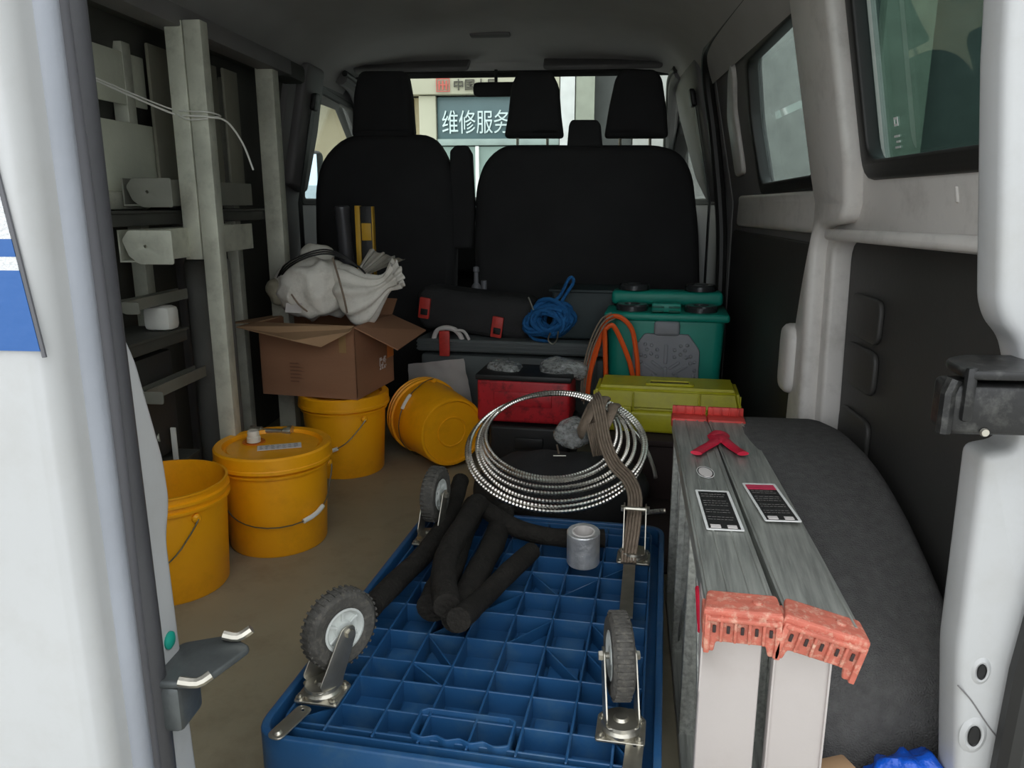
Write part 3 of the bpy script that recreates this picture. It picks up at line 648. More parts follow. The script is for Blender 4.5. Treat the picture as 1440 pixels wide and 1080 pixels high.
def crumple(bm, amp, sc, seed=0, ridge=True):
    for v in bm.verts:
        p = v.co*sc+Vector((seed, seed*1.7, 0))
        n = noise.noise(p)
        if ridge: n = (1-abs(n)*3.0)*.5
        n2 = noise.noise(p*2.7)
        v.co += v.normal*(amp*n+amp*.35*n2)
def blob(c, rad, amp, sc, seed, sub=5, M=I4):
    q = B(); bmesh.ops.create_icosphere(q, subdivisions=sub, radius=1)
    for v in q.verts:
        x, y, z = v.co; s = lambda k: math.copysign(abs(k)**.8, k)
        v.co = Vector((s(x)*rad[0], s(y)*rad[1], s(z)*rad[2]))
    q.normal_update(); crumple(q, amp, sc, seed); 
    bmesh.ops.transform(q, matrix=T(*c) @ M, verts=q.verts); q.normal_update(); return q
cc = cpt(wx*.5, dy*.45, hC)
q = blob(gy(446, 404, A_.y+.14), (.118, .115, .098), .026, 10, 3.1); o = put('woven_sack', q, sackm, None, label='bulging white woven sack on the left in the open carton', cat='sack', ang=80)
# second sack: gathered neck with radiating pleats pointing right
q = B(); a0 = gy(478, 412, A_.y+.12); a1 = gy(560, 384, A_.y+.10); rows = []
NS, NA = 26, 64
for i in range(NS+1):
    t = i/NS; c = a0.lerp(a1, t)+Vector((0, 0, -.034*math.sin(t*PI)))
    r = [.02, .085, .100, .102, .094, .082, .068, .054, .042, .030, .026, .036][min(11, int(t*11.99))]
    k = t*11.99-int(t*11.99); r2 = [.085, .100, .102, .094, .082, .068, .054, .042, .030, .026, .036, .044][min(11, int(t*11.99))]
    r = r*(1-k)+r2*k; d = (a1-a0).normalized(); s = Vector((0, 1, 0)); s = (s-d*s.dot(d)).normalized(); w_ = d.cross(s)
    row = []
    for j in range(NA):
        an = 2*PI*j/NA; pl = 1+(.05+.16*t)*math.sin(an*9+math.sin(t*5)*1.2)+.10*noise.noise(Vector((math.cos(an)*2, math.sin(an)*2, t*5)))
        row.append(q.verts.new(c+(s*math.cos(an)*.8+w_*math.sin(an))*r*pl))
    rows.append(row)
for R1, R2 in zip(rows, rows[1:]):
    for j in range(NA): q.faces.new((R1[j], R1[(j+1) % NA], R2[(j+1) % NA], R2[j]))
q.faces.new(rows[0])
put('woven_sack', q, sackm, None, label='pleated white woven sack with its gathered neck pointing right', cat='sack', ang=80)
# ear of the sack behind
q = B(); e0 = gy(510, 388, A_.y+.16); rows = []
for i in range(9):
    t = i/8; row = []
    for j in range(25):
        s = j/24; p = gy(505+(545-505)*t+(s-.5)*(16+34*t), 388-(388-358)*t+(s-.5)*(26)*t*.6, A_.y+.17)+Vector((0, .012*math.sin(s*22)*(.3+t), .003*math.sin(s*40)*t)); row.append(q.verts.new(p))
    rows.append(row)
for R1, R2 in zip(rows, rows[1:]):
    for j in range(24): q.faces.new((R1[j], R1[j+1], R2[j+1], R2[j]))
bmesh.ops.solidify(q, geom=q.faces[:], thickness=.003)
put('sack_corner', q, sackm, None, label='upright ruffled corner of a white sack behind the pleated sack', cat='sack', ang=80)
q = blob(gy(445, 360, A_.y+.20), (.055, .05, .038), .012, 14, 8.2, 4); put('cloth_bundle', q, sackm, None, label='small white bundle peeking over the top of the left sack', cat='cloth', ang=80)
q = blob(gy(395, 408, A_.y+.10), (.035, .05, .045), .012, 16, 5.5, 4); put('rag', q, mat('dirty_grey_rag', (142, 136, 118), .9, var=.2, scale=20, bump=.3), None, label='dirty grey rag at the left end of the carton', cat='rag', ang=80)
q = B(); l0 = gy(413, 433, A_.y+.02); plate(q, [rect(-.028, -.016, .028, .016)], .001, 0, T(*l0) @ RX(70) @ RY(0)); put('paper_tag', q, paper, None, label='small printed paper tag under the left sack on the carton edge', cat='tag')
q = B(); yy = A_.y
for k in range(3):
    tube(q, smooth([gy(388-k*2, 408, yy+.10), gy(400-k, 382-k*3, yy+.04), gy(425, 365-k*3, yy+.03), gy(455, 357-k*3, yy+.05), gy(480, 362-k*2, yy+.06), gy(505, 376, yy+.08), gy(520, 392, yy+.14)], 6), .0028, 6)
put('thin_rope', q, blk, None, label='thin black rope arched over the white sacks', cat='rope')
q = B(); tube(q, smooth([gy(468, 363, yy+.03), gy(476, 390, yy-.005), gy(484, 420, yy-.005), gy(488, 440, yy+.01)], 6), .0035, 6)
tube(q, smooth([gy(410, 414, yy+.0), gy(420, 428, yy-.01), gy(432, 438, yy+.01)], 4), .003, 6)
put('thin_rope', q, strapm, None, label='dark thin rope running down between the two white sacks', cat='rope')

# sealant tube and level standing behind the carton
q = B(); p = vb(505, 378, 2.72); p2 = vb(494, 296, 2.72); M = T(p.x-.01, 2.72, p.z-.3)
lathe(q, [(0, 0), (.026, 0), (.026, .50), (.028, .505), (.028, .515), (.022, .52), (.0, .52)], 24, T(-.815, 2.72, .37) @ RY(-3)); put('sealant_tube', q, mat('dark_silver_tube', (86, 86, 90), .35, metal=.5, var=.15), None, VAN, label='dark silver sealant tube standing behind the white sacks', cat='tube')
lv = thing('spirit_level', 'yellow and black level standing upright in front of the driver seat', 'level', VAN @ Vector((-.765, 2.75, .37)), VAN)
q = B(); rbox(q, (-.783, 2.72, .63), (.018, .03, .52), .002); put('edge', q, yellevel, lv, VAN)
q = B(); rbox(q, (-.752, 2.72, .63), (.042, .024, .515), .002); put('web', q, blackp, lv, VAN)
q = B(); rbox(q, (-.752, 2.706, .80), (.034, .004, .06), .001); rbox(q, (-.752, 2.706, .66), (.03, .004, .05), .001); put('decal', q, yellevel, lv, VAN)
q = B(); rbox(q, (-.730, 2.72, .63), (.005, .03, .515), .001); put('edge', q, yellevel, lv, VAN)

# ================================================================== CARGO AT THE FAR END
# long ribbed case
lc = thing('long_case', 'long dark grey plastic case with ribbed lid across the van behind the seats', 'case', (-.55, 2.98, 0))
q = B(); rbox(q, (-.5725, 2.99, .16), (.72, .27, .32), .012); put('case_body', q, casegrey, lc)
q = B(); rbox(q, (-.575, 2.99, .358), (.74, .29, .05), .008, 3)
for k in range(3): rbox(q, (-.575, 2.842, .344+.014*k), (.74, .008, .006), .002)
put('case_lid', q, casegrey, lc)
q = B(); rbox(q, (-.58, 2.846, .22), (.008, .012, .20), .002); rbox(q, (-.24, 2.846, .22), (.008, .012, .20), .002); put('case_rib', q, casegrey, lc)
# black tool bag with red clasps
tb = thing('tool_bag', 'long black tool bag with red clasps lying on the grey case', 'bag', (-.73, 2.98, .385))
q = B(); rbox(q, (0, 0, 0), (.48, .2, .165), .05, 5); bmesh.ops.subdivide_edges(q, edges=q.edges[:], cuts=2, use_grid_fill=True); q.normal_update(); crumple(q, .010, 8, 2.2)
put('bag_body', q, darkbag, tb, T(-.725, 2.99, .475) @ RY(6))
for u, v in ((597, 433), (699, 460)):
    q = B(); c = gy(u, v, 2.872); rbox(q, (0, 0, 0), (.044, .016, .082), .004, M=T(*c) @ RY(8)); o = put('clasp', q, redt, tb)
    q = B(); rbox(q, (0, 0, 0), (.028, .006, .024), .002, M=T(*(c+Vector((.001, -.011, -.014)))) @ RY(8)); put('clasp_button', q, blk, o)
q = B(); tube(q, smooth([gy(u, v, 2.86) for u, v in ((610, 476), (614, 466), (625, 461), (638, 463), (646, 470), (650, 478))], 5), .010, 8); put('rope_loop', q, paper, None, label='white braided loop hanging over the edge of the grey case', cat='rope')
q = B(); tube(q, smooth([gy(u, v, 2.85) for u, v in ((640, 465), (652, 466), (660, 478))], 5), .006, 8); put('rope_end', q, paper, None, label='thin white rope end beside the white braided loop', cat='rope')
q = B(); c = gy(625, 483, 2.82); rbox(q, (0, 0, 0), (.042, .012, .10), .005, M=T(*c)); put('hook_strap', q, redt, None, label='red strap hanging on the front of the grey case', cat='strap')
# bottle
q = B(); p = vb(670, 410, 3.13)
lathe(q, [(0, 0), (.024, 0), (.024, .09), (.018, .11), (.010, .12), (.009, .165), (.013, .168), (.012, .185), (0, .19)], 18, T(p.x, 3.13, .46)); lathe(q, [(0, 0), (.012, 0), (.012, .13), (0, .13)], 12, T(p.x+.03, 3.14, .46)); put('spray_bottle', q, mat('grey_bottle', (120, 120, 126), .4), None, VAN, label='slim grey bottle standing behind the black tool bag', cat='bottle')
# dim grey bin behind rope
q = B(); rbox(q, (-.30, 3.0, .485), (.24, .2, .19), .012, 3); rbox(q, (-.30, 3.0, .575), (.26, .22, .012), .004); put('bin', q, mat('slate_bin', (46, 58, 60), .6), None, label='dark slate bin on the case behind the blue rope', cat='bin')
# blue rope bundle
q = B(); c0 = gy(772, 447, 2.86)
for k in range(20):
    a = random.uniform(-.5, .5)+(k*PI/15); r1, r2 = random.uniform(.05, .088), random.uniform(.03, .062)
    off = Vector((random.uniform(-.02, .02), random.uniform(-.02, .02), random.uniform(-.02, .012)))
    pts = []
    for i in range(20):
        t = 2*PI*i/20; x, z = r1*math.cos(t), r2*math.sin(t); ca, sa = math.cos(a), math.sin(a)
        pts.append(c0+off+Vector((x*ca-z*sa, .03*math.sin(t+k), (x*sa+z*ca)*.9)))
    tube(q, pts, .0085, 7, closed=True)
tube(q, smooth([gy(772, 430, 2.86), gy(788, 415, 2.86), gy(798, 395, 2.86), gy(804, 390, 2.86), gy(806, 398, 2.86), gy(795, 415, 2.86), gy(785, 435, 2.86)], 6), .0065, 7)
tube(q, smooth([gy(745, 440, 2.86), gy(741, 460, 2.86), gy(750, 476, 2.85), gy(772, 480, 2.84)], 6), .0065, 7)
put('blue_rope', q, ropeb, None, label='tangled hank of blue rope with a standing loop on the grey case', cat='rope')
q = B(); tube(q, smooth([gy(774, 468, 2.80), gy(771, 478, 2.80), gy(777, 484, 2.80), gy(783, 478, 2.80), gy(785, 466, 2.80)], 5), .003, 6)
put('snap_hook', q, zinc, None, label='small steel hook dangling from the blue rope', cat='hook')
q = B(); tube(q, [gy(743, 418, 2.80), gy(750, 436, 2.80)], .003, 6); put('steel_pin', q, zinc, None, label='thin bright steel pin stuck in the left side of the blue rope', cat='pin')

# teal sprayer
ts = thing('sprayer_tank', 'teal plastic sprayer tank with a grey embossed front panel', 'sprayer', (.0, 2.83, 0))
def taper(q, z0, z1, f0, f1, cx, cy):
    for v in q.verts:
        t = min(1, max(0, (v.co.z-z0)/(z1-z0))); k = f0*(1-t)+f1*t; v.co.x = cx+(v.co.x-cx)*k; v.co.y = cy+(v.co.y-cy)*k
q = B(); rbox(q, (.01, 2.83, .262), (.40, .24, .52), .035, 4); taper(q, 0, .53, .92, 1.02, .01, 2.83); put('tank', q, teal, ts)
q = B(); rbox(q, (.01, 2.83, .512), (.43, .27, .028), .010, 3)
rbox(q, (.01, 2.90, .56), (.40, .10, .05), .015, 3)
rbox(q, (.01, 2.73, .545), (.10, .05, .03), .006)
put('rim', q, teal, ts)
for s in (-1, 1):
    for yb, zt in ((2.775, .527), (2.90, .587)):
        q = B(); lathe(q, [(0, 0), (.057, 0), (.057, .016), (.052, .022), (.03, .022), (.026, .016), (0, .016)], 30, T(.01+s*.12, yb, zt)); put('cap', q, mat('dark_cap', (70, 72, 74), .25, metal=.5), ts)
q = B()
for k in (-1, 1):
    rbox(q, (.01+k*.028, 2.70, .548), (.04, .006, .006), .002, M=I4); rbox(q, (.01+k*.028, 2.70, .533), (.04, .006, .006), .002)
put('latch_bars', q, mat('deep_teal', (10, 90, 76), .5), ts)
q = B(); M = frame((.015, 2.700, .30), (1, 0, 0), (0, 0, 1)); plate(q, [roundpoly([(-.115, -.28), (.115, -.28), (.115, .10), (.075, .155), (-.075, .155), (-.115, .10)], .008)], .016, .004, M); gp = put('front_panel', q, greyplast, ts)
q = B(); M2 = frame((.015, 2.691, .30), (1, 0, 0), (0, 0, 1))
def pill(x, z, L, w_, ang):
    plate(q, [roundpoly(rect(-L/2, -w_/2, L/2, w_/2), w_/2)], .008, .0025, M2 @ T(x, z, 0) @ RZ(ang))
pill(0, .085, .07, .013, 90); pill(0, .01, .06, .013, 90)
for s in (-1, 1):
    for (x, z, L, an) in ((.03, .045, .045, 35), (.05, .03, .06, 35), (.03, .0, .04, 35), (.035, -.03, .045, -35), (.06, -.02, .05, -35), (.05, -.055, .05, -35), (.045, -.08, .06, -35)):
        pill(s*x, z, L, .010, s*an)
    for (x, z) in ((.03, .10), (.03, .075), (.05, .085), (.065, .10), (.07, .075), (.085, .08), (.085, .055), (.098, .06), (.10, .03), (.098, .01), (.10, -.02), (.098, -.045), (.10, -.07), (.05, .115), (.072, .118)):
        lathe(q, [(0, .005), (.004, .0045), (.006, .002), (.0065, 0)], 12, M2 @ T(s*x, z, 0))
put('embossed_relief', q, greyplast, gp)
q = B(); rbox(q, (.015, 2.695, .475), (.088, .03, .05), .012, 3); put('latch_cover', q, greyplast, ts)
# orange cable and brown wire
q = B(); Y0 = 2.62
for pts in ([(828, 560), (824, 530), (834, 495), (848, 462), (856, 447), (872, 446), (888, 462), (894, 490), (897, 520), (897, 545)], [(852, 462), (862, 458), (874, 480), (886, 512), (892, 545)], [(850, 460), (851, 490), (852, 530), (852, 550)], [(826, 560), (830, 525), (840, 490), (845, 470)]):
    tube(q, smooth([gy(u, v, Y0+.004*i) for i, (u, v) in enumerate(pts)], 6), .0085, 8)
put('orange_cable', q, orangec, None, label='orange cable looped over the front of the teal sprayer', cat='cable')
q = B()
for d in (0, 4, 8): tube(q, smooth([gy(u+d*.6, v+d, Y0-.02) for u, v in ((816, 560), (820, 520), (830, 480), (845, 450), (860, 440))], 6), .003, 6)
put('brown_wire', q, strapm, None, label='thin brown wires arching beside the orange cable', cat='wire')

# crate under the yellow toolbox + yellow toolbox
q = B(); rbox(q, (.02, 2.42, .095), (.44, .28, .19), .012, 3); rbox(q, (.02, 2.42, .188), (.46, .30, .02), .004); put('crate', q, brownp, None, label='dark brown crate under the yellow toolbox', cat='crate')
yb = thing('toolbox', 'yellow translucent lidded toolbox in front of the teal sprayer', 'toolbox', (.02, 2.44, .20))
q = B(); rbox(q, (.02, 2.44, .235), (.455, .21, .07), .012, 3); put('box_body', q, ytb, yb)
q = B(); t2 = B(); bmesh.ops.create_cube(t2, size=1)
for v in t2.verts: k = 1 if v.co.z < 0 else .86; v.co = Vector((v.co.x*.465*(k*.5+.5), v.co.y*.225*k*.9, v.co.z*.075))
bmesh.ops.bevel(t2, geom=t2.edges[:], offset=.014, segments=3, affect='EDGES'); join(q, t2, T(.02, 2.44, .305))
for x in (-.20, -.08, .12, .24): rbox(q, (x, 2.338, .30), (.006, .008, .06), .002)
put('box_lid', q, ytb, yb)
q = B(); plate(q, [roundpoly(rect(-.075, -.03, .075, .03), .008), roundpoly(rect(-.06, -.017, .06, .017), .006)], .007, .002, T(.03, 2.415, .3455)); put('handle_frame', q, ytb, yb)
q = B(); rbox(q, (.03, 2.415, .3432), (.118, .034, .0018)); put('handle_recess', q, brownp, yb)
q = B()
for x in (-.11, .17): rbox(q, (x, 2.333, .265), (.05, .012, .04), .003)
put('latch', q, ytb, yb)

# red toolbox on low black case
q = B(); rbox(q, (-.43, 2.60, .08), (.28, .26, .155), .012, 3); rbox(q, (-.43, 2.467, .10), (.10, .012, .04), .004); put('tool_case', q, blackp, None, label='low black case beneath the red toolbox', cat='case')
rb = thing('toolbox', 'red toolbox with a scuffed black top behind the steel conduit coil', 'toolbox', (-.455, 2.55, .16))
redw = mat('scuffed_red', (198, 40, 50), .45, var=.15, scale=12, dirt=(30, 20, 20), dirtamt=.9)
q = B(); rbox(q, (-.455, 2.58, .24), (.32, .19, .15), .012, 3); rbox(q, (-.455, 2.482, .25), (.20, .008, .05), .003); put('box_body', q, redw, rb)
q = B(); rbox(q, (-.455, 2.58, .322), (.33, .20, .02), .005); put('box_lid', q, blackp, rb)
def film(c, rad, seed, lab, M=I4):
    q = blob(c, [k*1.15 for k in rad], .022, 9, seed, 4, M)
    return put('plastic_bag', q, plasticbag, None, label=lab, cat='bag', ang=25)
film(gy(712, 520, 2.60)+Vector((0, 0, .002)), (.05, .05, .026), 1.3, 'crumpled clear plastic bag on the left of the red toolbox')
film(gy(792, 520, 2.60)+Vector((0, 0, .0)), (.065, .05, .030), 4.3, 'crumpled cloudy plastic bag on the right of the red toolbox')
# white paper sack leaning behind the tipped pail
q = B(); rows = []
for i in range(13):
    t = i/12; row = []
    for j in range(13):
        s = j/12; u = 574+(652-574)*s+12*t*s; v = 512-8*s+(62)*t; p = gy(u, v, 2.74-.03*math.sin(s*PI)-.02*t)+Vector((0, .012*noise.noise(Vector((s*5, t*5, 0))), 0)); row.append(q.verts.new(p))
    rows.append(row)
for R1, R2 in zip(rows, rows[1:]):
    for j in range(12): q.faces.new((R1[j], R1[j+1], R2[j+1], R2[j]))
bmesh.ops.solidify(q, geom=q.faces[:], thickness=.05)
q2 = put('paper_bag', q, paper, None, label='white paper bag standing behind the tipped yellow pail', cat='bag', ang=60)

# dark clutter inside the coil
q = blob(Vector((-.27, 2.11, .085)), (.25, .13, .09), .03, 6, 2.0, 5); put('black_bag', q, darkbag, None, label='dark slumped bag lying under the conduit coil', cat='bag', ang=80)
q = blob(gy(805, 608, 2.12), (.052, .034, .040), .018, 10, 6.7, 4); put('plastic_bag', q, plasticbag, None, label='small crumpled plastic bag seen through the conduit coil', cat='bag', sm=False)
q = B(); tube(q, [gy(783, 625, 2.06), gy(786, 638, 2.05)], .003, 6); tube(q, [gy(778, 641, 2.05), gy(796, 641, 2.05)], .002, 6); put('small_bracket', q, zinc, None, label='tiny bright metal bracket inside the conduit coil', cat='bracket')

# ================================================================== CONDUIT COIL
q = B(); c0 = Vector((-.262, 1.93, .292)); tl = math.radians(31)
e1 = Vector((1, 0, 0)); e2 = Vector((0, math.cos(tl), math.sin(tl))); e3 = e1.cross(e2)
pts = []; NL = 7.4; per = 150
for i in range(int(NL*per)+1):
    t = i/per; k = t; ki = int(k); kf = k-ki
    RT = [.238, .236, .227, .215, .203, .191, .180, .170, .166]; OT = [0, -.006, .008, .012, .002, -.004, -.012, -.012, -.008]; ET = [-.012, -.022, -.012, -.016, -.006, -.008, .002, -.002, 0]
    R1 = RT[ki]*(1-kf)+RT[ki+1]*kf; R2 = R1*.86; off = e1*(OT[ki]*(1-kf)+OT[ki+1]*kf)+e2*(ET[ki]*(1-kf)+ET[ki+1]*kf)
    a = 2*PI*t+.2
    pts.append(c0+off+e1*(R1*math.cos(a))+e2*(R2*math.sin(a))+e3*(-.020+.0065*k+.004*math.sin(a*2+k)))
end = pts[-1]; tg = (pts[-1]-pts[-6]).normalized()
fine = []
for a, b in zip(pts, pts[1:]):
    fine.append(a); fine.append(a.lerp(b, .5))
sweep(q, fine, circ(.0056, 7), None, False, True, rf=lambda i: 1.0 if i % 2 else .72)
cl = put('steel_conduit', q, conduit, None, label='coil of ribbed flexible steel conduit leaning on the back of the blue dolly', cat='conduit', sm=False)
q = B(); fr_ = []
for u, v, y in ((800, 552, 2.13), (840, 566, 2.10), (880, 596, 2.05), (905, 625, 1.98), (918, 655, 1.93), (922, 672, 1.90)): fr_.append(gy(u, v, y))
pp = smooth(fr_, 30); sweep(q, pp, circ(.0056, 7), None, False, True, rf=lambda i: 1.0 if i % 2 else .80); put('conduit_end', q, conduit, cl, sm=False)
q = B(); pp = smooth([gy(895, 722, 1.66), gy(915, 720, 1.66), gy(936, 718, 1.66)], 20); sweep(q, pp, circ(.006, 7), None, False, True, rf=lambda i: 1.0 if i % 2 else .8); put('conduit_stub', q, conduit, None, label='short end of ribbed conduit between coil and ladder', cat='conduit', sm=False)

# ================================================================== DOLLY
dl = thing('platform_dolly', 'blue plastic platform dolly lying upside down with casters up', 'dolly', (-.27, 1.33, 0))
X0, X1, Y0_, Y1_ = -.568, .026, .885, 1.765
q = B(); oo = roundpoly(rect(X0, Y0_, X1, Y1_), .05, 6); ii = roundpoly(rect(X0+.012, Y0_+.012, X1-.012, Y1_-.012), .04, 6)
plate(q, [oo, ii], .072, .003, T(0, 0, .104)); put('skirt', q, blue, dl)
q = B(); oo2 = roundpoly(rect(X0+.028, Y0_+.028, X1-.028, Y1_-.028), .04, 6); ii2 = roundpoly(rect(X0+.032, Y0_+.032, X1-.032, Y1_-.032), .036, 6)
plate(q, [oo2, ii2], .062, .001, T(0, 0, .107)); put('inner_skirt', q, blue, dl)
q = B(); plate(q, [roundpoly(rect(X0+.004, Y0_+.004, X1-.004, Y1_-.004), .045, 6)], .012, .002, T(0, 0, .093)); dk_ = put('deck', q, blue, dl)
xs = [X0+.10, X0+.175, X0+.245, X0+.318, X0+.39, X0+.462, X0+.525]
for x in xs:
    q = B(); rbox(q, (x, (Y0_+Y1_)/2, .1175), (.004, Y1_-Y0_-.07, .040), .001, 1); put('rib', q, blue, dl)
ys = [.932, .985, 1.06, 1.115, 1.205, 1.30, 1.39, 1.48, 1.555, 1.63, 1.70]
for y in ys:
    q = B(); rbox(q, ((X0+X1)/2, y, .117), (X1-X0-.066, .004, .038), .001, 1); put('rib', q, blue, dl)
for (xa, ya, xb, yb_) in ((xs[3], 1.205, xs[4], 1.30), (xs[5], 1.30, xs[6], 1.205), (xs[4], 1.39, xs[5], 1.48), (xs[2], 1.30, xs[3], 1.39), (xs[1], 1.115, xs[2], 1.06), (xs[5], 1.48, xs[6], 1.555), (xs[3], 1.48, xs[4], 1.39), (xs[6], .985, X1-.035, .932), (xs[0], .985, X0+.035, .932), (xs[6], .985, X1-.035, 1.03), (xs[1], 1.205, xs[2], 1.30), (xs[6], 1.115, xs[5], 1.205), (xs[4], 1.205, xs[5], 1.115), (xs[2], 1.115, xs[1], 1.205)):
    q = B(); tube(q, [(xa, ya, .10), (xb, yb_, .10)], .001, 4); d = Vector((xb-xa, yb_-ya, 0)); L = d.length
    q.free(); q = B(); rbox(q, (0, 0, 0), (L, .003, .034), 0, M=T((xa+xb)/2, (ya+yb_)/2, .115) @ Matrix.Rotation(math.atan2(d.y, d.x), 4, 'Z')); put('gusset', q, blue, dl)
for i in range(6):
    for (y0, y1) in ((.99, 1.055), (1.12, 1.20), (1.215, 1.295), (1.31, 1.385), (1.40, 1.475)):
        if (i*7+int(y0*100)) % 3 == 0: continue
        q = B(); rbox(q, ((xs[i]+xs[i+1])/2, (y0+y1)/2, .103), (.054, (y1-y0)-.018, .012), .003, 2); put('pocket_floor', q, blue, dl)
# grip slot at near edge
q = B(); wv = [(-.075, .055), (-.066, .062), (.066, .062), (.075, .055), (.075, .0), (.066, -.004)]+[(.055-.11*i/12, -.003-.004*math.cos(i*PI/2)) for i in range(13)]+[(-.066, -.004), (-.075, 0)]
gx = gz(638, 1060, .14)
plate(q, [roundpoly(wv, .004, 2), [(x*.95, .003+z*.90) for x, z in wv]], .05, .001, T(gx.x, Y0_+.047, .118)); put('grip_slot', q, blue, dl)
# handle frame folded under the deck
q = B(); tube(q, smooth([(X0+.08, Y1_-.08, .035), (X0+.08, Y0_+.12, .035), (X0+.12, Y0_+.07, .035), (X1-.12, Y0_+.07, .035), (X1-.08, Y0_+.12, .035), (X1-.08, Y1_-.08, .035)], 6), .035, 12); put('folded_handle', q, blk, dl)
# side steel plates
def strapplate(cx, cy, ang):
    q = B(); hole = [(.0+.003*math.cos(k*PI/4), .03+.003*math.sin(k*PI/4)) for k in range(8)]
    plate(q, [roundpoly(rect(-.013, -.04, .013, .04), .012, 5), hole], .003, .001, T(cx, cy, .1425) @ RZ(ang)); o = put('fixing_plate', q, zinc, dl)
    q = B(); lathe(q, [(0, .004), (.004, .004), (.007, .001), (.007, 0)], 14, T(cx, cy, .144) @ RZ(ang) @ T(0, -.028, 0)); put('screw', q, zinc, o)
p = gz(408, 1016, .142); strapplate(p.x, p.y, -12)
p = gz(890, 1070, .142); strapplate(p.x, p.y, -2)
# casters
def caster(x, y, head, wheel=True):
    M = T(x, y, .141) @ RZ(head)                    # local y = trailing direction, wheel axis = local x
    Mp = T(x, y, .141)
    q = B(); plate(q, [roundpoly(rect(-.036, -.030, .036, .030), .005), [(.006*math.cos(k*PI/4), -.022+.004*math.sin(k*PI/4)) for k in range(8)]], .004, .001, Mp @ T(0, 0, .002))
    o = put('caster', q, zinc, dl)
    for sx in (-1, 1):
        for sy in (-1, 1):
            q = B(); lathe(q, [(0, .008), (.003, .008), (.003, .004), (.0065, .0035), (.0065, 0)], 10, Mp @ T(sx*.028, sy*.022, .004)); put('bolt', q, zinc, o)
    q = B(); lathe(q, [(.029, .004), (.030, .010), (.026, .014), (.028, .016), (.027, .021), (.012, .022), (.009, .026), (0, .026)], 28, M)
    # fork: two bent arms
    for s in (-1, 1):
        loop = roundpoly([(-.012, .018), (-.020, .030), (.025, .111), (.037, .114), (.049, .111), (.051, .094), (.024, .030), (.022, .018)], .006)
        plate(q, [loop], .003, .0008, M @ frame((s*.0235, 0, 0), (0, 1, 0), (0, 0, 1)))
    plate(q, [roundpoly(rect(-.025, -.022, .025, .024), .008)], .003, .0008, M @ T(0, 0, .019))
    tube(q, [(M @ Vector((-.03, .038, .101))), (M @ Vector((.03, .038, .101)))], .005, 8)
    for s in (-1, 1): lathe(q, [(0, .006), (.007, .006), (.008, 0)], 6, M @ T(s*.025, .038, .101) @ RY(90*s))
    put('fork', q, zinc, o)
    if not wheel: return
    Mw = M @ T(0, .038, .101) @ RY(90)
    q = B(); r = .064
    lathe(q, [(.036, -.013), (.045, -.0165), (.056, -.016), (.062, -.011), (r, -.004), (r, .004), (.062, .011), (.056, .016), (.045, .0165), (.036, .013), (.036, -.013)], 48, Mw); put('tyre', q, tire, o)
    q = B()
    for k in range(36):
        a = 2*PI*k/36; rbox(q, (0, 0, 0), (.003, .004, .024), 0, M=Mw @ RZ(math.degrees(a)) @ T(.0637, 0, 0))
    put('tread', q, tire, o).__setitem__('kind', 'stuff')
    q = B(); lathe(q, [(.0365, -.0145), (.033, -.0155), (.030, -.012), (.028, -.007), (.016, -.007), (.014, -.014), (.006, -.015), (0, -.015)], 32, Mw); lathe(q, [(.0365, .0145), (.033, .0155), (.030, .012), (.028, .007), (.016, .007), (.014, .014), (.006, .015), (0, .015)], 32, Mw)
    for k in range(6):
        for s in (-1, 1): rbox(q, (0, 0, 0), (.018, .005, .006), .001, 1, M=Mw @ RZ(60*k) @ T(.023, 0, s*.009))
    put('hub', q, hubm, o)
caster(-.503, .995, -32); caster(-.034, .998, 12); caster(-.503, 1.572, -5); caster(-.040, 1.572, 2, False)

# ================================================================== FOAM TUBES
def hose(name, pix, r, label):
    q = B(); pts = smooth([gz(u, v, z) for u, v, z in pix], 8)
    sweep(q, pts, circ(r, 14), None, False, True, rf=lambda i: 1+.10*noise.noise(pts[min(i, len(pts)-1)]*25))
    return put(name, q, foam, None, label=label, cat='hose', group='black foam hoses on the dolly', ang=70)
hose('foam_hose', [(668, 712, .168), (660, 728, .168), (647, 755, .168), (635, 790, .17), (607, 855, .165)], .029, 'black foam hose running down the middle of the dolly to its left half')
hose('foam_hose', [(648, 676, .19), (630, 728, .168), (600, 775, .165), (560, 815, .162), (520, 855, .165)], .022, 'black foam hose ending beside the front left caster')
hose('foam_hose', [(708, 722, .168), (703, 738, .168), (692, 768, .168), (668, 812, .168), (640, 872, .166)], .026, 'black foam hose lying right of the middle one and ending furthest to the front')
hose('foam_hose', [(668, 706, .20), (700, 728, .19), (735, 746, .172), (785, 756, .164), (850, 757, .164)], .021, 'black foam hose stretched across the dolly towards the foil tape')
hose('foam_hose', [(748, 775, .163), (715, 805, .163), (680, 840, .163), (645, 872, .212)], .021, 'short black foam hose lying diagonally across the dolly ribs')
hose('foam_hose', [(672, 708, .215), (660, 726, .215), (636, 765, .213), (624, 800, .212), (628, 852, .213)], .024, 'black foam hose on top of the other hoses')

# foil tape roll
fp = gz(820, 790, .141)
ft = thing('foil_tape', 'roll of silver foil tape standing on the blue dolly', 'tape', fp)
q = B(); lathe(q, [(.024, .001), (.034, 0), (.0355, .002), (.0355, .074), (.034, .076), (.024, .075), (.024, .001)], 36, T(*fp) @ RX(6)); put('tape_wrap', q, foil, ft)
q = B(); lathe(q, [(.021, 0), (.0242, 0), (.0242, .076), (.021, .076), (.021, 0)], 28, T(*fp) @ RX(6)); put('core', q, paper, ft)

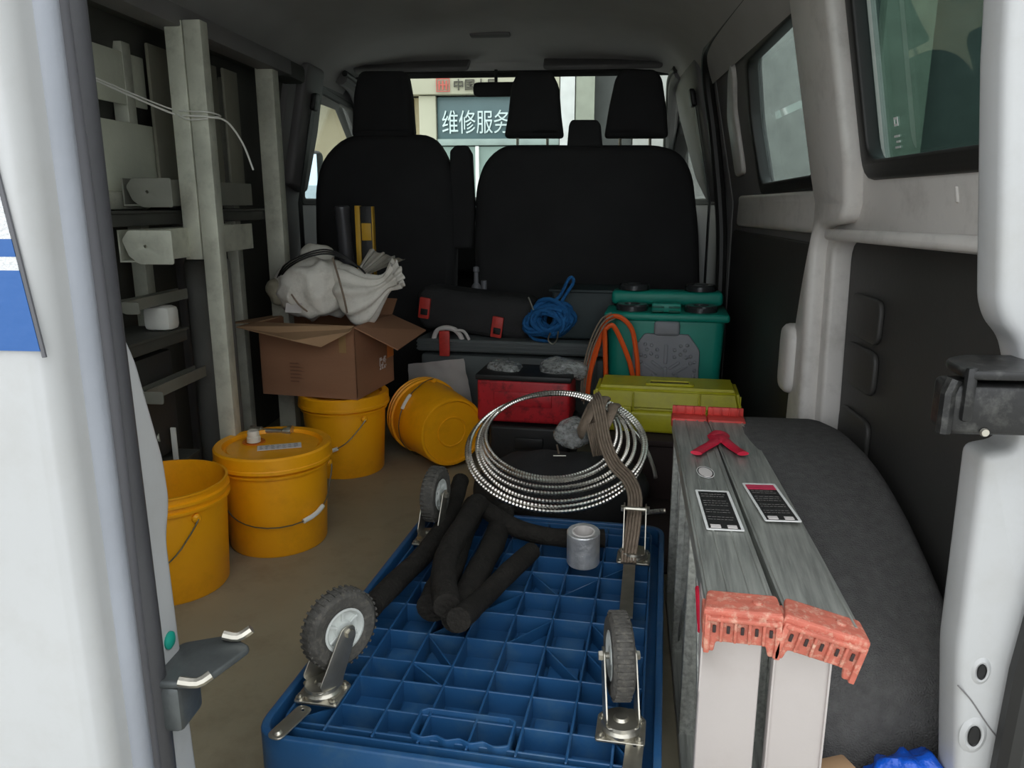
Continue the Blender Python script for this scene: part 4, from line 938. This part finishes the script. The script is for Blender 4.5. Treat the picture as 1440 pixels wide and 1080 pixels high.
# ================================================================== STRAP
sp = thing('webbing_strap', 'grey brown webbing strap tied round the conduit coil and hooked to the far right caster', 'strap', gz(885, 780, .15))
def ribbon(pts, w_, t, nm, m=strapm, up=None, n=5):
    q = B(); P_ = smooth(pts, 7)
    for k in range(n):
        o = (k-(n-1)/2)*w_/n
        sec = [(o+w_/n*.52*math.cos(2*PI*j/8), t*math.sin(2*PI*j/8)) for j in range(8)]
        sweep(q, P_, sec, up or (0, -1, .35))
    return put(nm, q, m, sp, ang=70)
ribbon([gy(836, 556, 2.06), gy(840, 566, 1.99), gy(845, 590, 1.94), gy(851, 622, 1.88), gy(864, 652, 1.82), gy(884, 674, 1.76), gy(893, 700, 1.68), gy(890, 740, 1.60), gy(885, 775, 1.56), gy(884, 792, 1.54)], .034, .005, 'strap_tail')
for k, (u, v, y) in enumerate(((826, 588, 2.02), (837, 580, 2.03), (848, 590, 2.0))):
    c = gy(u, v, y); q = []
    for i in range(14):
        a = 2*PI*i/14; q.append(c+Vector((.018*math.cos(a), .055*math.sin(a), .040*math.cos(a)))+Vector((.006*k, -.004, 0)))
    b_ = B(); sweep(b_, q, [(.018*math.cos(2*PI*j/8), .007*math.sin(2*PI*j/8)) for j in range(8)], None, True); put('strap_wrap', b_, strapm, sp, ang=70)
ribbon([gy(830, 596, 1.93), gy(836, 622, 1.92), gy(840, 640, 1.93)], .026, .005, 'strap_end')
q = B(); c1_, c2_ = gz(885, 795, .155), gz(880, 868, .155)
sweep(q, [c1_, c2_], [(-.0125, -.002), (.0125, -.002), (.0125, .002), (-.0125, .002)], (0, 0, 1)); put('metal_tongue', q, zinc, sp)

# ================================================================== LADDER
ld = thing('step_ladder', 'folded aluminium step ladder standing on its side beside the wheel arch', 'ladder', (.13, 1.3, 0))
zt = .42
def rail(x0f, x1f, yf, x0n, x1n, yn, zn, rollz, nm, lab=None):
    """C channel: web on top, two flanges hanging down. f=far end, n=near end"""
    q = B(); hgt = .028; t = .003
    def sec(x0, x1, z, dz): return [(x0, z), (x0, z-hgt), (x0+t, z-hgt), (x0+t, z-t), (x1-t, z-t-dz), (x1-t, z-hgt-dz), (x1, z-hgt-dz), (x1, z-dz)]
    rings = []
    for i in range(9):
        k = i/8; y = yf*(1-k)+yn*k; s = sec(x0f*(1-k)+x0n*k, x1f*(1-k)+x1n*k, zt*(1-k)+zn*k, rollz*k*k)
        rings.append([q.verts.new((x, y, z)) for x, z in s])
    for A, C in zip(rings, rings[1:]):
        for j in range(8): q.faces.new((A[j], A[(j+1) % 8], C[(j+1) % 8], C[j]))
    q.faces.new(rings[0]); q.faces.new(rings[-1]); return put(nm, q, alu, ld)
rail(.031, .108, 1.735, .068, .152, .885, zt, 0, 'rail')
rail(.110, .190, 1.735, .160, .250, .885, zt, .018, 'rail')
# shallow raised lips along the rails
for (a, b, c, d) in ((.036, 1.73, .073, .89), (.102, 1.73, .146, .89), (.115, 1.73, .165, .89), (.183, 1.73, .243, .89), (.060, 1.73, .098, .89), (.085, 1.73, .125, .89)):
    dz = -.015 if c > .24 else 0
    q = B(); tube(q, [(a, b, zt), (c, d, zt+dz)], .0022, 6); put('rail_lip', q, alu, ld)
# treads (vertical boards because the ladder lies on its side)
for i, y in enumerate((.925, 1.17, 1.42, 1.66)):
    k = (1.735-y)/.85; xl = .033+.037*k
    for s, w_ in ((0, .074), (1, .070)):
        x = xl+s*(.079+.012*k)
        q = B(); plate(q, [roundpoly(rect(x, .012, x+w_, zt-.006-s*.022), .003)], .004, .0015, frame((0, y+.004*s, 0), (1, 0, 0), (0, 0, 1)))
        for e in (x+.001, x+w_-.001): rbox(q, (e, y+.010, zt/2), (.003, .022, zt-.03), .001)
        for g in range(5):
            rbox(q, (x+.012+g*.0125, y-.003, zt/2), (.0016, .002, zt-.05), 0) if i else None
        put('tread', q, alup if i == 0 else alu, ld)
for s in (0, 1):
    q = B(); k0 = .033+s*.079; rbox(q, (0, 0, 0), (.078, .86, .02), .003, M=T(.089+s*.085, 1.31, .011) @ RZ(2.6+s*.4)); put('rail', q, alu, ld)
# rear brace bars seen from the left side
for y0, y1, z0, z1 in ((.93, 1.17, .06, .36), (1.17, 1.42, .36, .06), (1.42, 1.66, .06, .36)):
    q = B(); sweep(q, [(.045+.037*(1.735-y0)/.85, y0+.02, z0), (.045+.037*(1.735-y1)/.85, y1-.01, z1)], [(-.010, -.0015), (.010, -.0015), (.010, .0015), (-.010, .0015)], (1, 0, 0)); put('brace', q, alu, ld)
# side skin of the left rail with red scuff
q = B(); pts_ = [(.880, .41), (.880, .30), (.95, .365), (1.05, .385), (1.05, .41)]
plate(q, [roundpoly([(y, z) for y, z in pts_], .004)], .002, 0, frame((.0655, 0, 0), (0, 1, 0), (0, 0, 1))); put('corner_gusset', q, alup, ld)
q = B(); tube(q, smooth([(.0655, .92, .362), (.0640, .95, .378), (.063, .985, .390)], 4), .0038, 6); put('red_paint_smear', q, redk, ld, label='red smear of paint')
# rubber feet, comb fronted
def foot(x0, x1, zr, ang, lab):
    W_ = x1-x0
    M = T(x0, .872, zt-.001) @ RY(ang)
    q = B()
    plate(q, [roundpoly([(-.004, -.006), (W_+.004, -.006), (W_+.002, .042), (.002, .042)], .006)], .010, .003, M @ T(0, 0, .002))
    # front comb
    n = 5; comb = [(-.004, .004), (-.004, -.050), (.010, -.052), (.012, -.034)]
    comb[3] = (.012, -.038); comb += [(W_-.014, -.038), (W_-.011, -.052), (W_+.004, -.050), (W_+.004, .004)]
    plate(q, [roundpoly(comb, .003, 2)], .006, .002, M @ frame((0, -.004, .002), (1, 0, 0), (0, 0, 1)))
    for k in range(6):
        x = .001+(W_-.002)*k/5; h = .050 if k in (0, 5) else .034
        rbox(q, (x, -.0085, -h/2), (.007 if k in (0, 5) else .004, .006, h), .0015, 2, M=M)
    rbox(q, (W_/2, -.009, -.004), (W_, .008, .006), .002, M=M)
    for sx in (-.002, W_+.002): rbox(q, (sx, .012, -.014), (.005, .036, .030), .002, M=M)
    o = put('rubber_foot', q, orangef, ld)
    for k in range(5):
        b_ = B(); rbox(b_, (.001+(W_-.002)*(k+.5)/5, -.0085, -.018), (.004, .002, .010), .0008, M=M); put('foot_slot', b_, brownp, o)
    b_ = B(); lathe(b_, [(0, .004), (.006, .0035), (.007, 0)], 14, M @ T(W_*.72, .018, .006)); put('rivet', b_, orangef, o)
foot(.068, .152, zt, 0, ''); foot(.160, .252, zt, 14, '')
# far feet, bright red
for x0, x1 in ((.031, .106), (.111, .190)):
    q = B(); rbox(q, ((x0+x1)/2, 1.742, zt-.006), (x1-x0+.004, .05, .022), .004); rbox(q, ((x0+x1)/2, 1.764, zt+.012), (x1-x0, .008, .022), .002)
    for k in range(4): rbox(q, (x0+.01+k*.019, 1.758, zt+.012), (.003, .006, .022), .001)
    put('rubber_foot', q, redt, ld, label='bright red rubber foot')
# stickers
def sticker(u, v, poly, ang, nm, m, dz=0, hh=.0013, parent=ld):
    p = gz(u, v, zt+dz+.001); q = B(); plate(q, [poly], hh, 0, T(*p) @ RZ(ang)); return put(nm, q, m, parent)
el = lambda a, b: [(a*math.cos(k*PI/14), b*math.sin(k*PI/14)) for k in range(28)]
o = sticker(992, 664, el(.0155, .030), 8, 'oval_sticker', wht, .0015); sticker(992, 664, el(.0138, .0275), 8, 'sticker_ring', blk, .0025, .001, o); sticker(992, 664, el(.0118, .0245), 8, 'sticker_face', paper, .0035, .001, o)
def bigst(u, v, hdr, ang):
    o = sticker(u, v, roundpoly(rect(-.028, -.082, .028, .082), .003), ang, 'warning_sticker', wht, .0015)
    sticker(u, v, rect(-.0235, -.076, .0235, .075), ang, 'sticker_face', mat('sticker_black', (30, 29, 29), .5, var=.4, scale=60), .0025, .001, o)
    p = gz(u, v, zt+.005); q = B()
    for r in (0, 1, 3, 4, 5, 7, 8, 10, 11):
        y = .046-r*.0085 if hdr else .064-r*.0096
        x = -.020
        while x < .017:
            L = random.uniform(.002, .008); plate(q, [rect(x, y, min(x+L, .019), y+.0010)], .0004, 0, T(*p) @ RZ(ang)); x += L+.0016
    put('sticker_print', q, mat('grey_print', (120, 118, 114), .6), o)
    if hdr:
        sticker(u, v, rect(-.0235, .055, .0235, .075), ang, 'sticker_header', mat('sticker_red', (200, 50, 84), .5), .0035, .001, o)
    sticker(u, v, rect(-.020, -.073, -.005, -.062), ang, 'sticker_icon', paper, .004, .001, o); sticker(u, v, rect(.005, -.073, .019, -.063), ang, 'sticker_icon', paper, .004, .001, o)
bigst(1010, 716, False, 4); bigst(1083, 705, True, 7)
# red ribbon knotted on the rails
q = B(); z_ = zt+.006
for pts in ([(1012, 612), (1004, 622), (990, 630), (979, 637)], [(1012, 612), (1020, 620), (1032, 630), (1045, 638)], [(1002, 614), (1010, 608), (1018, 613), (1011, 620), (1003, 615)]):
    sweep(q, smooth([gz(u, v, z_+.003*i % .006) for i, (u, v) in enumerate(pts)], 5), [(.012*math.cos(2*PI*j/10), .004*math.sin(2*PI*j/10)) for j in range(10)], (0, 0, 1))
put('red_ribbon', q, redk, None, label='short red ribbon knotted over the two ladder rails', cat='ribbon', ang=80)

# black strip of shadow gap liner between dolly and ladder
# ================================================================== SMALL THINGS BY THE DOOR
q = blob(VAN @ Vector((.475, .945, .085)), (.062, .032, .075), .022, 22, 3.3, 5); put('plastic_bag', q, mat('bright_blue_film', (20, 82, 190), .25, var=.3, scale=25, bump=.8, bscale=40), None, label='crumpled bright blue plastic bag at the bottom right by the pillar', cat='bag', ang=50)
q = B(); rbox(q, (0, 0, 0), (.05, .035, .145), .004, M=VAN @ T(.365, .945, .074) @ RZ(20)); put('wood_block', q, kraftin, None, label='tan block on the floor next to the blue plastic bag', cat='block')
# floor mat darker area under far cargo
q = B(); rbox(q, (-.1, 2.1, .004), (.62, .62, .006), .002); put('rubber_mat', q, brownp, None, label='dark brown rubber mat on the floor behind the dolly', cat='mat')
